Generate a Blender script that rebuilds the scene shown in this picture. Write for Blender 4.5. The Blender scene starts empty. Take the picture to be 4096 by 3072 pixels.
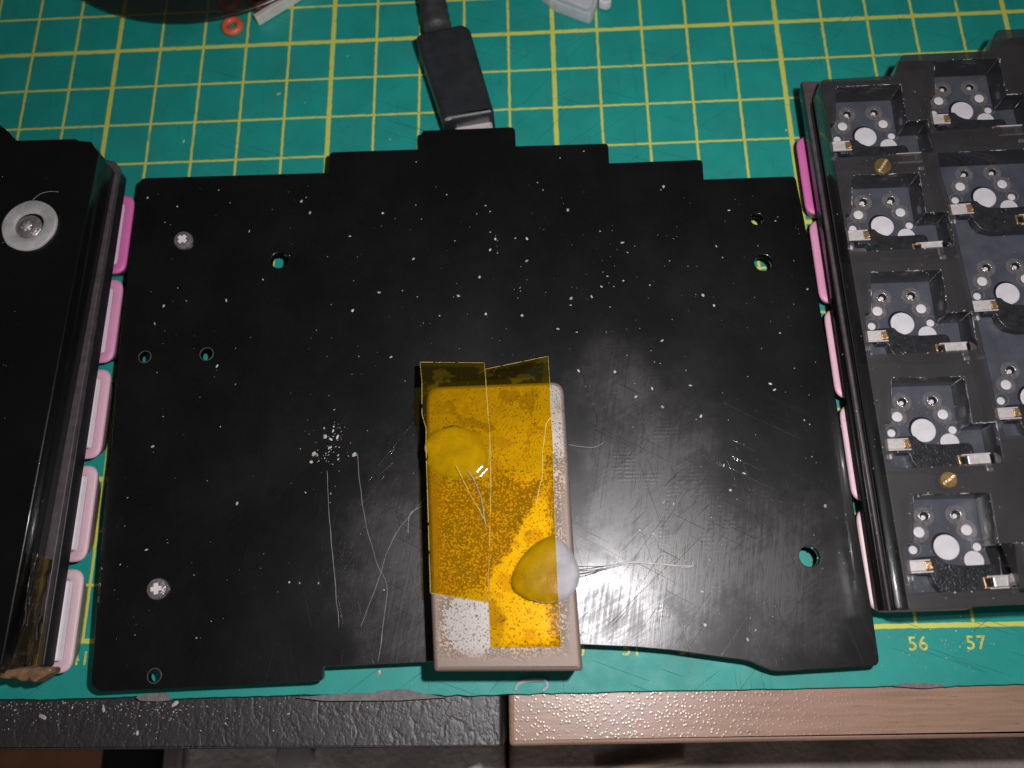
import bpy, bmesh, math, random
from mathutils import Vector, Matrix, noise
random.seed(7)
S = bpy.context.scene
COL = S.collection

# ------------------------------------------------------------------ camera, world, light, exposure
# one unit is one centimetre; the mat's printed grid (1 cm) gives the camera
CAM = Vector((-0.4723, -0.2288, 15.5968))
RIGHT = Vector((0.998935, -0.0170916, -0.0428569))
DOWN = Vector((-0.0291706, -0.9536125, -0.2996202))
FWD = Vector((-0.0357479, 0.3005513, -0.9530955))
FPX = 3332.892
cd = bpy.data.cameras.new('camera')
cam = bpy.data.objects.new('camera', cd)
COL.objects.link(cam)
cam.matrix_world = Matrix(((RIGHT.x, -DOWN.x, -FWD.x, CAM.x), (RIGHT.y, -DOWN.y, -FWD.y, CAM.y),
                           (RIGHT.z, -DOWN.z, -FWD.z, CAM.z), (0, 0, 0, 1)))
cd.sensor_width = 36.0
cd.lens = FPX / 4096 * 36
cd.clip_start = 0.1
cd.clip_end = 500
cd.dof.use_dof = True
cd.dof.focus_distance = 15.2
cd.dof.aperture_fstop = 0.19
S.camera = cam

w = bpy.data.worlds.new('World')
S.world = w
w.use_nodes = True
w.node_tree.nodes['Background'].inputs[0].default_value = (0.85, 0.8, 0.8, 1)
w.node_tree.nodes['Background'].inputs[1].default_value = 0.032

ld = bpy.data.lights.new('phone_flash', 'AREA')
ld.shape = 'DISK'
ld.size = 0.45
ld.energy = 3000
ld.color = (1.0, 0.96, 0.97)
lamp = bpy.data.objects.new('phone_flash', ld)
COL.objects.link(lamp)
lp = CAM + RIGHT * 1.8 - DOWN * 1.45
lamp.matrix_world = Matrix(((RIGHT.x, -DOWN.x, -FWD.x, lp.x), (RIGHT.y, -DOWN.y, -FWD.y, lp.y),
                            (RIGHT.z, -DOWN.z, -FWD.z, lp.z), (0, 0, 0, 1)))
rl = bpy.data.lights.new('added_fill_lamp', 'AREA')  # added fill with no known source, brightens things below the desk edge
rl.shape = 'DISK'
rl.size = 25
rl.energy = 3200
rl.color = (1.0, .9, .82)
rlo = bpy.data.objects.new('added_fill_lamp', rl)
COL.objects.link(rlo)
rlo.location = (-6, -48, 32)
rlo.rotation_euler = (Vector((0, -8, -8)) - rlo.location).to_track_quat('-Z', 'Y').to_euler()
S.view_settings.view_transform = 'Standard'
S.view_settings.look = 'None'
S.view_settings.exposure = 0.0
S.view_settings.gamma = 1.0
S.render.engine = 'CYCLES'
S.cycles.max_bounces = 10
S.cycles.transparent_max_bounces = 16
S.cycles.use_denoising = True


def at(u, v, z=0.0):
    """The point of the level plane at height z that the photograph shows at pixel (u, v)."""
    d = RIGHT * ((u - 2048) / FPX) + DOWN * ((v - 1536) / FPX) + FWD
    t = (z - CAM.z) / d.z
    p = CAM + d * t
    return Vector((p.x, p.y, z))


def A2(pts, z):
    return [at(u, v, z).xy for u, v in pts]


# ------------------------------------------------------------------ materials
def mat(name, base, rough=0.5, metal=0.0, spec=0.5, vary=0.0, vscale=3.0, bump=0.0, bscale=20.0, alpha=1.0,
        coat=0.0, crough=0.05, rvary=0.0, emit=None, detail=4.0, trans=0.0, sss=0.0):
    m = bpy.data.materials.new(name)
    m.use_nodes = True
    nt = m.node_tree
    b = nt.nodes['Principled BSDF']
    b.inputs['Base Color'].default_value = (*base, 1)
    b.inputs['Roughness'].default_value = rough
    b.inputs['Metallic'].default_value = metal
    b.inputs['Specular IOR Level'].default_value = spec
    b.inputs['Alpha'].default_value = alpha
    b.inputs['Coat Weight'].default_value = coat
    b.inputs['Coat Roughness'].default_value = crough
    b.inputs['Transmission Weight'].default_value = trans
    if sss:
        b.inputs['Subsurface Weight'].default_value = sss
        b.inputs['Subsurface Radius'].default_value = (.1, .1, .1)
    tc = nt.nodes.new('ShaderNodeTexCoord')
    if vary or rvary:
        n = nt.nodes.new('ShaderNodeTexNoise')
        n.inputs['Scale'].default_value = vscale
        n.inputs['Detail'].default_value = detail
        nt.links.new(tc.outputs['Object'], n.inputs['Vector'])
        if vary:
            mr = nt.nodes.new('ShaderNodeMapRange')
            mr.inputs[1].default_value = .3
            mr.inputs[2].default_value = .7
            mr.inputs[3].default_value = 1 - vary
            mr.inputs[4].default_value = 1 + vary
            nt.links.new(n.outputs[0], mr.inputs[0])
            mx = nt.nodes.new('ShaderNodeMix')
            mx.data_type = 'RGBA'
            mx.blend_type = 'MULTIPLY'
            mx.inputs[0].default_value = 1
            mx.inputs[6].default_value = (*base, 1)
            nt.links.new(mr.outputs[0], mx.inputs[7])
            nt.links.new(mx.outputs[2], b.inputs['Base Color'])
        if rvary:
            mr2 = nt.nodes.new('ShaderNodeMapRange')
            mr2.inputs[1].default_value = .35
            mr2.inputs[2].default_value = .7
            mr2.inputs[3].default_value = max(.02, rough - rvary)
            mr2.inputs[4].default_value = min(1, rough + rvary)
            nt.links.new(n.outputs[0], mr2.inputs[0])
            nt.links.new(mr2.outputs[0], b.inputs['Roughness'])
    if bump:
        n2 = nt.nodes.new('ShaderNodeTexNoise')
        n2.inputs['Scale'].default_value = bscale
        n2.inputs['Detail'].default_value = detail
        nt.links.new(tc.outputs['Object'], n2.inputs['Vector'])
        bp = nt.nodes.new('ShaderNodeBump')
        bp.inputs['Strength'].default_value = 1
        bp.inputs['Distance'].default_value = bump
        nt.links.new(n2.outputs[0], bp.inputs['Height'])
        nt.links.new(bp.outputs[0], b.inputs['Normal'])
    return m


class NT:
    """Small helper for writing node graphs."""
    def __init__(self, m):
        self.t = m.node_tree

    def n(self, kind, **kw):
        x = self.t.nodes.new(kind)
        for k, v in kw.items():
            setattr(x, k, v)
        return x

    def l(self, a, b):
        self.t.links.new(a, b)

    def val(self, s, x):
        if isinstance(x, (int, float)):
            s.default_value = x
        else:
            self.l(x, s)

    def math(self, op, a, b=0.0, c=None):
        x = self.n('ShaderNodeMath', operation=op)
        self.val(x.inputs[0], a)
        self.val(x.inputs[1], b)
        if c is not None:
            self.val(x.inputs[2], c)
        return x.outputs[0]

    def noise(self, vec, scale, detail=3.0, rough=.5, out=0):
        x = self.n('ShaderNodeTexNoise')
        x.inputs['Scale'].default_value = scale
        x.inputs['Detail'].default_value = detail
        x.inputs['Roughness'].default_value = rough
        self.l(vec, x.inputs['Vector'])
        return x.outputs[out]

    def ramp(self, f, a, b, lo=0.0, hi=1.0):
        x = self.n('ShaderNodeMapRange')
        self.val(x.inputs[0], f)
        x.inputs[1].default_value = a
        x.inputs[2].default_value = b
        x.inputs[3].default_value = lo
        x.inputs[4].default_value = hi
        return x.outputs[0]

    def mix(self, f, a, b):
        x = self.n('ShaderNodeMix', data_type='RGBA')
        self.val(x.inputs[0], f)
        for s, c in ((x.inputs[6], a), (x.inputs[7], b)):
            if isinstance(c, tuple):
                s.default_value = (*c, 1)
            else:
                self.l(c, s)
        return x.outputs[2]

    def bump(self, h, dist, normal=None):
        x = self.n('ShaderNodeBump')
        x.inputs['Strength'].default_value = 1
        x.inputs['Distance'].default_value = dist
        self.l(h, x.inputs['Height'])
        if normal is not None:
            self.l(normal, x.inputs['Normal'])
        return x.outputs[0]


def mat_cutting_mat():
    m = mat('mat_green', (.012, .22, .16), .55, spec=.6)
    g = NT(m)
    b = m.node_tree.nodes['Principled BSDF']
    geo = g.n('ShaderNodeNewGeometry')
    P = geo.outputs['Position']
    wob = g.noise(P, 5.0, 3)
    sep = g.n('ShaderNodeSeparateXYZ')
    g.l(P, sep.inputs[0])
    wb = g.math('MULTIPLY', g.math('SUBTRACT', wob, .5), .035)
    X = g.math('ADD', sep.outputs[0], wb)
    Y = g.math('ADD', sep.outputs[1], wb)

    def line(c, period, half, off=0.0):
        f = g.math('PINGPONG', g.math('ADD', c, off), period / 2)
        return g.ramp(f, half - .004, half + .018, 1, 0)
    vx = g.math('MAXIMUM', line(X, 1.0, .019), line(X, 5.0, .042))
    # heavy lines across the mat sit on rows 13, 8, 3
    hy = g.math('MAXIMUM', line(Y, 1.0, .017), line(Y, 5.0, .04, 2.0))
    above = g.ramp(sep.outputs[1], -.05, -.03, 0, 1)
    grid = g.math('MULTIPLY', g.math('MAXIMUM', vx, hy), above)
    bord = g.ramp(g.math('ABSOLUTE', Y), .035, .05, 1, 0)
    grid = g.math('MAXIMUM', grid, bord)
    wear = g.ramp(g.noise(P, 26, 3), .26, .4, .55, 1)
    scuff = g.ramp(g.noise(P, 2.3, 4), .25, .36, .35, 1)
    grid = g.math('MULTIPLY', grid, g.math('MULTIPLY', wear, scuff))
    base = g.mix(g.ramp(g.noise(P, 1.1, 5), .3, .7), (.004, .255, .215), (.007, .305, .26))
    base = g.mix(g.ramp(g.noise(P, 60, 2), .68, .8, 0, .25), base, (.1, .36, .3))
    cuts = None
    for a, sc, th in ((.35, 1.1, .70), (-.6, .9, .71), (1.5, 1.3, .715), (2.3, .8, .72)):
        mp = g.n('ShaderNodeMapping')
        mp.inputs['Rotation'].default_value = (0, 0, a)
        g.l(P, mp.inputs['Vector'])
        mq = g.n('ShaderNodeMapping')
        mq.inputs['Scale'].default_value = (.22, 34, 1)
        g.l(mp.outputs[0], mq.inputs['Vector'])
        k = g.ramp(g.noise(mq.outputs[0], sc, 2, .5), th, th + .02)
        cuts = k if cuts is None else g.math('MAXIMUM', cuts, k)
    base = g.mix(g.math('MULTIPLY', cuts, .35), base, (.09, .33, .29))
    stain = g.ramp(g.noise(P, .7, 5, .7), .48, .72, 0, .5)
    base = g.mix(stain, base, (.02, .20, .17))
    col = g.mix(g.math('MULTIPLY', grid, g.math('SUBTRACT', 1, g.math('MULTIPLY', cuts, .6))), base, (.60, .61, .10))
    g.l(col, b.inputs['Base Color'])
    r = g.ramp(g.noise(P, 3, 4), .3, .7, .42, .56)
    r = g.ramp(g.noise(P, 3, 4), .3, .7, .48, .60)
    g.l(r, b.inputs['Roughness'])
    h = g.math('ADD', g.noise(P, 55, 3), g.math('SUBTRACT', g.math('MULTIPLY', grid, .8), g.math('MULTIPLY', cuts, 2.0)))
    g.l(g.bump(h, .005), b.inputs['Normal'])
    return m


def mat_gloss_black(name, smear=1.0, scuff_haze_spots=()):
    """glossy black acrylic with a greasy film, fingerprints, hairline scratches and scuffed patches with haze painted in"""
    m = mat(name, (.003, .003, .0033), .5, spec=.32, coat=.45, crough=.06)
    g = NT(m)
    b = m.node_tree.nodes['Principled BSDF']
    geo = g.n('ShaderNodeNewGeometry')
    P = geo.outputs['Position']
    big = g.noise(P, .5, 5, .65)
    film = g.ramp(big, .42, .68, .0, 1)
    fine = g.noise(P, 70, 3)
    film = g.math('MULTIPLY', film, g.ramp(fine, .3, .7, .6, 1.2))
    scuff = None  # mask for real scuffs and for painted flash haze
    rubbed = None
    for (cx, cy, sx, sy) in scuff_haze_spots:
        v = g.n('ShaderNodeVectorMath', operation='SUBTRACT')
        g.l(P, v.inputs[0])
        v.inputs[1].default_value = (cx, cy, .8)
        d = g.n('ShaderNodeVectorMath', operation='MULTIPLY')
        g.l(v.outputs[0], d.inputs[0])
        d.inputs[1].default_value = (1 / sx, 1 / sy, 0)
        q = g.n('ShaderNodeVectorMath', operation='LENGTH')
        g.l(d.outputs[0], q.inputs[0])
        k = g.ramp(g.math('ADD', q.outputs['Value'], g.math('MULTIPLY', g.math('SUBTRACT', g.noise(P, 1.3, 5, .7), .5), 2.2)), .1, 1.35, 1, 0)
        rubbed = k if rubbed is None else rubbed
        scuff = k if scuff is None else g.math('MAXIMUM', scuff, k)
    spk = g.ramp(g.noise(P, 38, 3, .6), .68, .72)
    dust_haze = g.math('MULTIPLY', spk, .03 * smear)
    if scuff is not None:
        dust_haze = g.math('ADD', dust_haze, g.math('MULTIPLY', scuff, .036))  # flash haze around the bar painted as pale colour over the scuffs
    dust_haze = g.math('ADD', dust_haze, g.math('MULTIPLY', film, .004 * smear))
    col = g.mix(dust_haze, (.003, .003, .0033), (.6, .55, .55))
    g.l(col, b.inputs['Base Color'])
    g.l(g.ramp(film, 0, 1, .35, .42), b.inputs['Roughness'])
    cr = g.ramp(film, 0, 1, .04, .22)
    def streak(a, sx, sy, sc, det):
        mp = g.n('ShaderNodeMapping')
        mp.inputs['Rotation'].default_value = (0, 0, a)
        g.l(P, mp.inputs['Vector'])
        mq = g.n('ShaderNodeMapping')
        mq.inputs['Scale'].default_value = (sx, sy, 1)
        g.l(mp.outputs[0], mq.inputs['Vector'])
        return g.noise(mq.outputs[0], sc, det, .65)
    scr = None
    for a, sc, th in ((.5, 1.1, .70), (-.9, .9, .70), (1.75, 1.3, .69), (1.3, 1.0, .70), (2.4, .8, .71)):
        k = g.ramp(streak(a, .35, 42, sc, 2), th, th + .02)
        scr = k if scr is None else g.math('MAXIMUM', scr, k)
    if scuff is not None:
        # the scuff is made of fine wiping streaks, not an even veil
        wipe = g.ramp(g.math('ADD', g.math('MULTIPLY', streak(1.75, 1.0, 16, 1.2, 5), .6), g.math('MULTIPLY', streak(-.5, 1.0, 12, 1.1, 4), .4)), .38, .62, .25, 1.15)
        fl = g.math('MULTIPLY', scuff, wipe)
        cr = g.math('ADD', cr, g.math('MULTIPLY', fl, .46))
        wv = g.n('ShaderNodeTexWave', wave_type='RINGS')
        wv.inputs['Scale'].default_value = 4.5
        wv.inputs['Distortion'].default_value = 2.5
        wv.inputs['Detail'].default_value = 2
        mpw = g.n('ShaderNodeMapping')
        mpw.inputs['Location'].default_value = (-2.2, 1.2, 0)
        g.l(P, mpw.inputs['Vector'])
        g.l(mpw.outputs[0], wv.inputs['Vector'])
        prints = g.math('MULTIPLY', wv.outputs['Fac'], g.ramp(g.noise(P, 1.4, 3), .54, .66))
        h = g.math('ADD', g.math('MULTIPLY', scr, g.ramp(scuff, 0, 1, .05, .7)), g.math('MULTIPLY', fl, g.math('ADD', g.math('MULTIPLY', g.noise(P, 40, 4, .7), .22), g.math('MULTIPLY', prints, .22))))
    else:
        h = g.math('MULTIPLY', scr, .06)
    g.l(cr, b.inputs['Coat Roughness'])
    n = g.bump(h, .006)
    g.l(n, b.inputs['Normal'])
    g.l(n, b.inputs['Coat Normal'])
    return m


def mat_amber(name, film, tint=(.985, .75, .03), dark=(.92, .63, .02), body=(.62, .43, .012), roll=.007):
    m = bpy.data.materials.new(name)
    m.use_nodes = True
    g = NT(m)
    t = m.node_tree
    t.nodes.clear()
    out = g.n('ShaderNodeOutputMaterial')
    tr = g.n('ShaderNodeBsdfTransparent')
    tr.inputs[0].default_value = (*tint, 1)
    df = g.n('ShaderNodeBsdfDiffuse')
    df.inputs[0].default_value = (*body, 1)
    gl = g.n('ShaderNodeBsdfGlossy')
    gl.inputs['Roughness'].default_value = .085
    gl.inputs[0].default_value = (1, 1, 1, 1)
    geo = g.n('ShaderNodeNewGeometry')
    P = geo.outputs['Position']
    h = g.math('ADD', g.noise(P, 2.4, 4), g.math('MULTIPLY', g.noise(P, 24, 3), .07))
    nrm = g.bump(h, roll)
    g.l(nrm, gl.inputs['Normal'])
    fr = g.n('ShaderNodeFresnel')
    fr.inputs[0].default_value = 1.5
    g.l(nrm, fr.inputs['Normal'])
    a = g.n('ShaderNodeMixShader')
    isl = g.math('MAXIMUM', g.ramp(g.noise(P, 2.0, 5, .6), .55, .585), g.ramp(g.noise(P, 11, 3, .6), .64, .68))
    g.l(g.ramp(isl, 0, 1, film * .5, film * 1.6), a.inputs[0])
    g.l(g.mix(isl, tint, dark), tr.inputs[0])
    g.l(tr.outputs[0], a.inputs[1])
    g.l(df.outputs[0], a.inputs[2])
    c = g.n('ShaderNodeMixShader')
    g.l(fr.outputs[0], c.inputs[0])
    g.l(a.outputs[0], c.inputs[1])
    g.l(gl.outputs[0], c.inputs[2])
    g.l(c.outputs[0], out.inputs[0])
    return m


def mat_steel():
    """worn steel: tan oxide at the rims, a dark-pitted band inside them, bare grey metal in the middle"""
    m = mat('worn_steel', (.3, .25, .22), .5)
    g = NT(m)
    b = m.node_tree.nodes['Principled BSDF']
    tc = g.n('ShaderNodeTexCoord')
    P = tc.outputs['Object']
    sp = g.n('ShaderNodeSeparateXYZ')
    g.l(P, sp.inputs[0])
    nz = g.math('SUBTRACT', g.noise(P, 1.5, 4, .55), .5)
    # how far in from the sides and from the near end (the bar is about 2.35 by 4.7)
    X, Y = sp.outputs[0], sp.outputs[1]
    ex = g.math('SUBTRACT', 1.17, g.math('ABSOLUTE', X))
    ey = g.math('ADD', 2.35, Y)
    rim = g.ramp(g.math('ADD', g.math('MINIMUM', g.math('MULTIPLY', ex, 1.7), ey), g.math('MULTIPLY', nz, .3)), .14, .38, 1, 0)
    rim = g.math('MULTIPLY', rim, g.ramp(Y, .2, 1.2, 1, .25))
    wob = g.math('MULTIPLY', g.math('SUBTRACT', g.noise(P, 1.6, 5, .62), .5), 1.5)
    top = g.ramp(g.math('ADD', Y, g.math('MULTIPLY', wob, 1.3)), .55, .95)
    dg = g.math('SUBTRACT', g.math('ADD', X, .15), g.math('MULTIPLY', g.math('ADD', Y, .9), .59))
    dg = g.ramp(g.math('ADD', dg, g.math('MULTIPLY', wob, .35)), -.03, .06)
    dg = g.math('MULTIPLY', dg, g.ramp(g.math('ADD', X, g.math('MULTIPLY', wob, .25)), .70, .86, 1, 0))
    dg = g.math('MULTIPLY', dg, g.ramp(Y, -2.05, -1.9))
    px_ = g.math('POWER', g.math('DIVIDE', g.math('ADD', X, .42), .50), 2)
    py_ = g.math('POWER', g.math('DIVIDE', g.math('ADD', Y, 1.62), .52), 2)
    pat = g.ramp(g.math('ADD', g.math('ADD', px_, py_), wob), .75, 1.1, 1, 0)
    bare = g.math('MAXIMUM', top, g.math('MAXIMUM', dg, pat))
    thr = g.ramp(bare, 0, 1, .50, .63)
    thr = g.math('ADD', thr, g.math('MULTIPLY', wob, .05))
    pn = g.math('ADD', g.math('MULTIPLY', g.noise(P, 34, 2, .6), .86), g.math('MULTIPLY', g.noise(P, 9, 3, .6), .14))
    pits = g.ramp(g.math('SUBTRACT', pn, thr), -.03, .03)
    grain = g.noise(P, 60, 3)
    lit = g.mix(g.ramp(g.noise(P, 2.6, 4), .35, .65), (.42, .30, .205), (.35, .29, .245))
    lit = g.mix(bare, lit, (.34, .305, .28))
    lit = g.mix(g.math('MULTIPLY', pat, .9), lit, (.20, .185, .175))
    lit = g.mix(g.math('MULTIPLY', top, g.ramp(g.noise(P, 2.4, 4), .35, .65, .25, .7)), lit, (.21, .18, .155))  # bare metal at the far end painted darker for its weaker reflection
    lit = g.mix(g.ramp(grain, .35, .65, 0, .3), lit, (.36, .31, .27))
    isl = g.math('MULTIPLY', g.ramp(g.noise(P, 2.1, 4, .65), .57, .60), g.ramp(g.noise(P, .8, 2), .45, .6, .25, 1))
    lit = g.mix(g.math('MULTIPLY', isl, .6), lit, (.13, .095, .06))
    col = g.mix(g.math('MULTIPLY', pits, .78), lit, (.085, .055, .03))
    rim_c = g.mix(g.ramp(grain, .3, .7), (.17, .122, .098), (.215, .162, .133))
    col = g.mix(rim, col, rim_c)
    g.l(col, b.inputs['Base Color'])
    g.l(g.ramp(bare, 0, 1, .25, .45), b.inputs['Metallic'])
    g.l(g.ramp(bare, 0, 1, .55, .46), b.inputs['Roughness'])
    flat = rim
    h = g.math('ADD', g.math('MULTIPLY', pits, g.ramp(flat, 0, 1, 1, .0)), g.math('MULTIPLY', grain, .3))
    g.l(g.bump(h, -.006), b.inputs['Normal'])
    return m


def mat_wood():
    m = mat('varnished_wood', (.42, .27, .18), .46, spec=.5, coat=.5, crough=.24)
    g = NT(m)
    b = m.node_tree.nodes['Principled BSDF']
    tc = g.n('ShaderNodeTexCoord')
    P = tc.outputs['Object']
    mp = g.n('ShaderNodeMapping')
    mp.inputs['Scale'].default_value = (.25, 5.5, 5.5)
    g.l(P, mp.inputs['Vector'])
    gr = g.noise(mp.outputs[0], 2.2, 6, .6)
    mp2 = g.n('ShaderNodeMapping')
    mp2.inputs['Scale'].default_value = (.9, 16, 16)
    g.l(P, mp2.inputs['Vector'])
    dash = g.ramp(g.noise(mp2.outputs[0], 1.6, 3), .63, .7)
    col = g.mix(g.ramp(gr, .3, .7), (.265, .16, .11), (.375, .245, .175))
    col = g.mix(g.math('MULTIPLY', dash, .7), col, (.15, .09, .055))
    col = g.mix(g.ramp(g.noise(P, .5, 2), .4, .65, 0, .5), col, (.36, .215, .175))
    g.l(col, b.inputs['Base Color'])
    vor = g.n('ShaderNodeTexVoronoi')
    vor.inputs['Scale'].default_value = 15
    g.l(P, vor.inputs['Vector'])
    h = g.math('ADD', g.ramp(vor.outputs['Distance'], .02, .42, 1, 0), g.math('MULTIPLY', gr, .4))
    n = g.bump(h, .0032)
    g.l(n, b.inputs['Normal'])
    g.l(n, b.inputs['Coat Normal'])
    b.inputs['Roughness'].default_value = .33
    return m


def mat_leatherette():
    m = mat('black_crinkle', (.02, .018, .019), .5, spec=1.0)
    g = NT(m)
    b = m.node_tree.nodes['Principled BSDF']
    tc = g.n('ShaderNodeTexCoord')
    P = tc.outputs['Object']
    mp = g.n('ShaderNodeMapping')
    mp.inputs['Scale'].default_value = (1.15, .85, 1)
    g.l(P, mp.inputs['Vector'])
    a1 = g.math('ABSOLUTE', g.math('SUBTRACT', g.noise(mp.outputs[0], 1.2, 3, .55), .5))
    a2 = g.math('ABSOLUTE', g.math('SUBTRACT', g.noise(mp.outputs[0], 2.6, 3, .6), .5))
    h = g.math('ADD', g.ramp(a1, 0, .05, 0, 1), g.ramp(a2, 0, .06, 0, .6))
    h = g.math('ADD', h, g.math('MULTIPLY', g.noise(P, 13, 4), 1.1))
    g.l(g.bump(h, .0055), b.inputs['Normal'])
    dust = g.ramp(g.noise(P, 28, 3, .6), .63, .7, 0, .3)
    g.l(g.mix(dust, (.018, .016, .017), (.25, .22, .21)), b.inputs['Base Color'])
    return m


M = {}
M['mat'] = mat_cutting_mat()
M['backing'] = mat('torn_backing', (.17, .155, .155), .85, vary=.25, vscale=9, bump=.02, bscale=30)
M['print'] = mat('yellow_print', (.52, .53, .11), .55, vary=.35, vscale=18, bump=.004, bscale=60)
M['gloss'] = mat_gloss_black('gloss_black_acrylic', 1.0, ((.75, .25, 1.15, .8), (1.5, 2.6, 1.1, 1.7), (-2.9, 1.0, 1.1, 2.0), (2.4, 1.3, 1.6, 1.1), (.9, 4.3, .8, .9), (3.6, 1.0, .9, 1.2)))  # scuffed spots near the bar, also painting the flash haze there
M['gloss_side'] = mat_gloss_black('gloss_black_case', .35)
M['matte_black'] = mat('satin_black_plastic', (.012, .012, .014), .45, vary=.2, vscale=4, bump=.003, bscale=60)
M['ledge'] = mat('grey_sheet_edge', (.07, .056, .060), .45, vary=.25, vscale=6)
M['smoke'] = mat('smoky_acrylic', (.036, .034, .036), .47, spec=.7, vary=.2, vscale=2.0, bump=.003, bscale=50, alpha=.62)
M['smoke_side'] = mat('smoky_acrylic_cut_edge', (.016, .016, .018), .3, alpha=.7, coat=1.0, crough=.07, bump=.004, bscale=14)
M['pcb'] = mat('navy_circuit_board', (.060, .064, .080), .33, spec=.5, vary=.18, vscale=3, bump=.002, bscale=40)
M['chip'] = mat('chipped_edge_white', (.42, .42, .44), .4)
M['housing'] = mat('white_housing', (.78, .76, .80), .4, vary=.05, vscale=6)
M['white'] = mat('white_nylon', (.56, .545, .57), .42, vary=.10, vscale=3)
M['black'] = mat('black_hole', (.01, .01, .012), .35)
M['socket'] = mat('black_socket_plastic', (.022, .023, .026), .24, vary=.3, vscale=8, bump=.012, bscale=30)
M['silver'] = mat('tinned_metal', (.72, .67, .66), .36, metal=.45, vary=.12, vscale=12, bump=.004, bscale=40)
M['gold'] = mat('gilded_metal', (.52, .32, .16), .32, metal=.75, vary=.3, vscale=16, bump=.012, bscale=30)
M['pad'] = mat('ring_pad', (.15, .14, .14), .34, metal=.3, vary=.3, vscale=14)
M['solder'] = mat('solder_ring_metal', (.30, .29, .30), .22, metal=.7, vary=.3, vscale=20, bump=.02, bscale=22)
M['brass'] = mat('brass', (.55, .36, .15), .33, metal=.85, vary=.2, vscale=10, bump=.006, bscale=35)
M['cross'] = mat('bright_recess', (.72, .66, .66), .5)
M['screw'] = mat('dull_zinc', (.36, .32, .32), .33, metal=.7, vary=.3, vscale=14, bump=.012, bscale=25)
M['foot'] = mat('clear_rubber', (.50, .49, .49), .5, vary=.3, alpha=.72, vscale=3.2, bump=.006, bscale=30, sss=.2)
M['amber'] = mat_amber('amber_film', .06)
M['amber_thin'] = mat_amber('creased_amber_film', .06, (.99, .86, .42), (.97, .74, .2), (.34, .27, .17), .03)
M['amber_glint'] = mat('amber_highlight', (.62, .47, .10), .3)  # colour of the highlight lines painted on tape edges and creases
M['steel'] = mat_steel()
M['putty'] = mat('white_putty', (.29, .28, .295), .6, spec=.3, vary=.2, vscale=4, bump=.008, bscale=7)
M['fibre'] = mat('clear_fibre', (.40, .38, .37), .35, alpha=.72)
M['glue'] = mat('clear_glue_strand', (.44, .42, .42), .3, vary=.3, vscale=6)
M['dust'] = mat('pale_dust', (.42, .40, .38), .7, vary=.6, vscale=5)
M['debris'] = mat('mixed_debris', (.42, .36, .35), .6, vary=.5, vscale=2)
M['plug'] = mat('charcoal_plastic', (.020, .022, .024), .42, vary=.25, vscale=3, bump=.003, bscale=50)
M['cable'] = mat('charcoal_rubber', (.035, .036, .037), .55, vary=.3, vscale=5, bump=.01, bscale=18)
M['connector'] = mat('brushed_connector', (.66, .60, .60), .42, metal=.5, vary=.1, vscale=8, bump=.004, bscale=40)
M['orange'] = mat('orange_rubber', (.58, .115, .05), .45, vary=.12, vscale=7)
M['smoke_glass'] = mat('brown_smoky_dish', (.016, .014, .010), .25, alpha=.55, vary=.2, vscale=1.5)
M['strip'] = mat('pale_tin', (.68, .62, .58), .4, metal=.3, vary=.1, vscale=6)
M['brown'] = mat('dark_brown_plastic', (.06, .025, .015), .4, vary=.3, vscale=4)
M['clear'] = mat('clear_plastic', (.72, .72, .78), .16, alpha=.36, vary=.1, vscale=4, bump=.01, bscale=6)
M['wood'] = mat_wood()
M['crinkle'] = mat_leatherette()
M['edge_dark'] = mat('black_edge_band', (.012, .011, .012), .5)
M['floor'] = mat('brown_floor', (.6, .27, .15), .6, vary=.2, vscale=.4)
M['grey_cloth'] = mat('grey_cloth', (.62, .58, .59), .85, vary=.3, vscale=.6, bump=.05, bscale=6)
M['brown_cloth'] = mat('greyish_brown_cloth', (.42, .36, .33), .85, vary=.35, vscale=.5, bump=.05, bscale=6)
M['black_cloth'] = mat('black_cloth', (.02, .019, .021), .85, vary=.25, vscale=.6)
M['chrome'] = mat('satin_tube', (.6, .55, .58), .35, metal=.5)
M['beige'] = mat('beige_stick', (.55, .42, .33), .6, vary=.15, vscale=2)
M['residue'] = mat('brown_glue', (.23, .13, .07), .3, vary=.35, vscale=6, bump=.03, bscale=8, alpha=.9)
PINKS = [(.62, .145, .39), (.64, .28, .44), (.68, .40, .49), (.68, .46, .53), (.70, .51, .55)]
for i, c in enumerate(PINKS):
    M['pink%d' % i] = mat('pink_keycap_%s' % 'abcde'[i], c, .45, vary=.04, vscale=3, bump=.0015, bscale=90)


# ------------------------------------------------------------------ object helpers
def thing(name, label, cat, loc, group=None):
    o = bpy.data.objects.new(name, None)
    o.empty_display_size = .3
    COL.objects.link(o)
    o.location = loc
    o['label'] = label
    o['category'] = cat
    if group:
        o['group'] = group
    return o


def tag(o, label=None, cat=None, group=None, kind=None):
    for k, v in (('label', label), ('category', cat), ('group', group), ('kind', kind)):
        if v:
            o[k] = v
    return o


def root_of(o):
    while o.parent is not None:
        o = o.parent
    return o


def link(name, me, mats, parent=None, smooth=False):
    """link a mesh given in world coordinates, under its parent or with its origin at its own base"""
    if not isinstance(mats, (list, tuple)):
        mats = [mats]
    if not me.materials:
        for m in mats:
            me.materials.append(m)
    o = bpy.data.objects.new(name, me)
    COL.objects.link(o)
    if parent is not None:
        me.transform(Matrix.Translation(-root_of(parent).location))
        o.parent = parent
    else:
        vs = [v.co for v in me.vertices]
        c = Vector((sum(v.x for v in vs) / len(vs), sum(v.y for v in vs) / len(vs), min(v.z for v in vs)))
        me.transform(Matrix.Translation(-c))
        o.location = c
    if smooth:
        for p in me.polygons:
            p.use_smooth = True
    return o


def bm_mesh(bm, name='m'):
    me = bpy.data.meshes.new(name)
    bm.to_mesh(me)
    bm.free()
    return me


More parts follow.
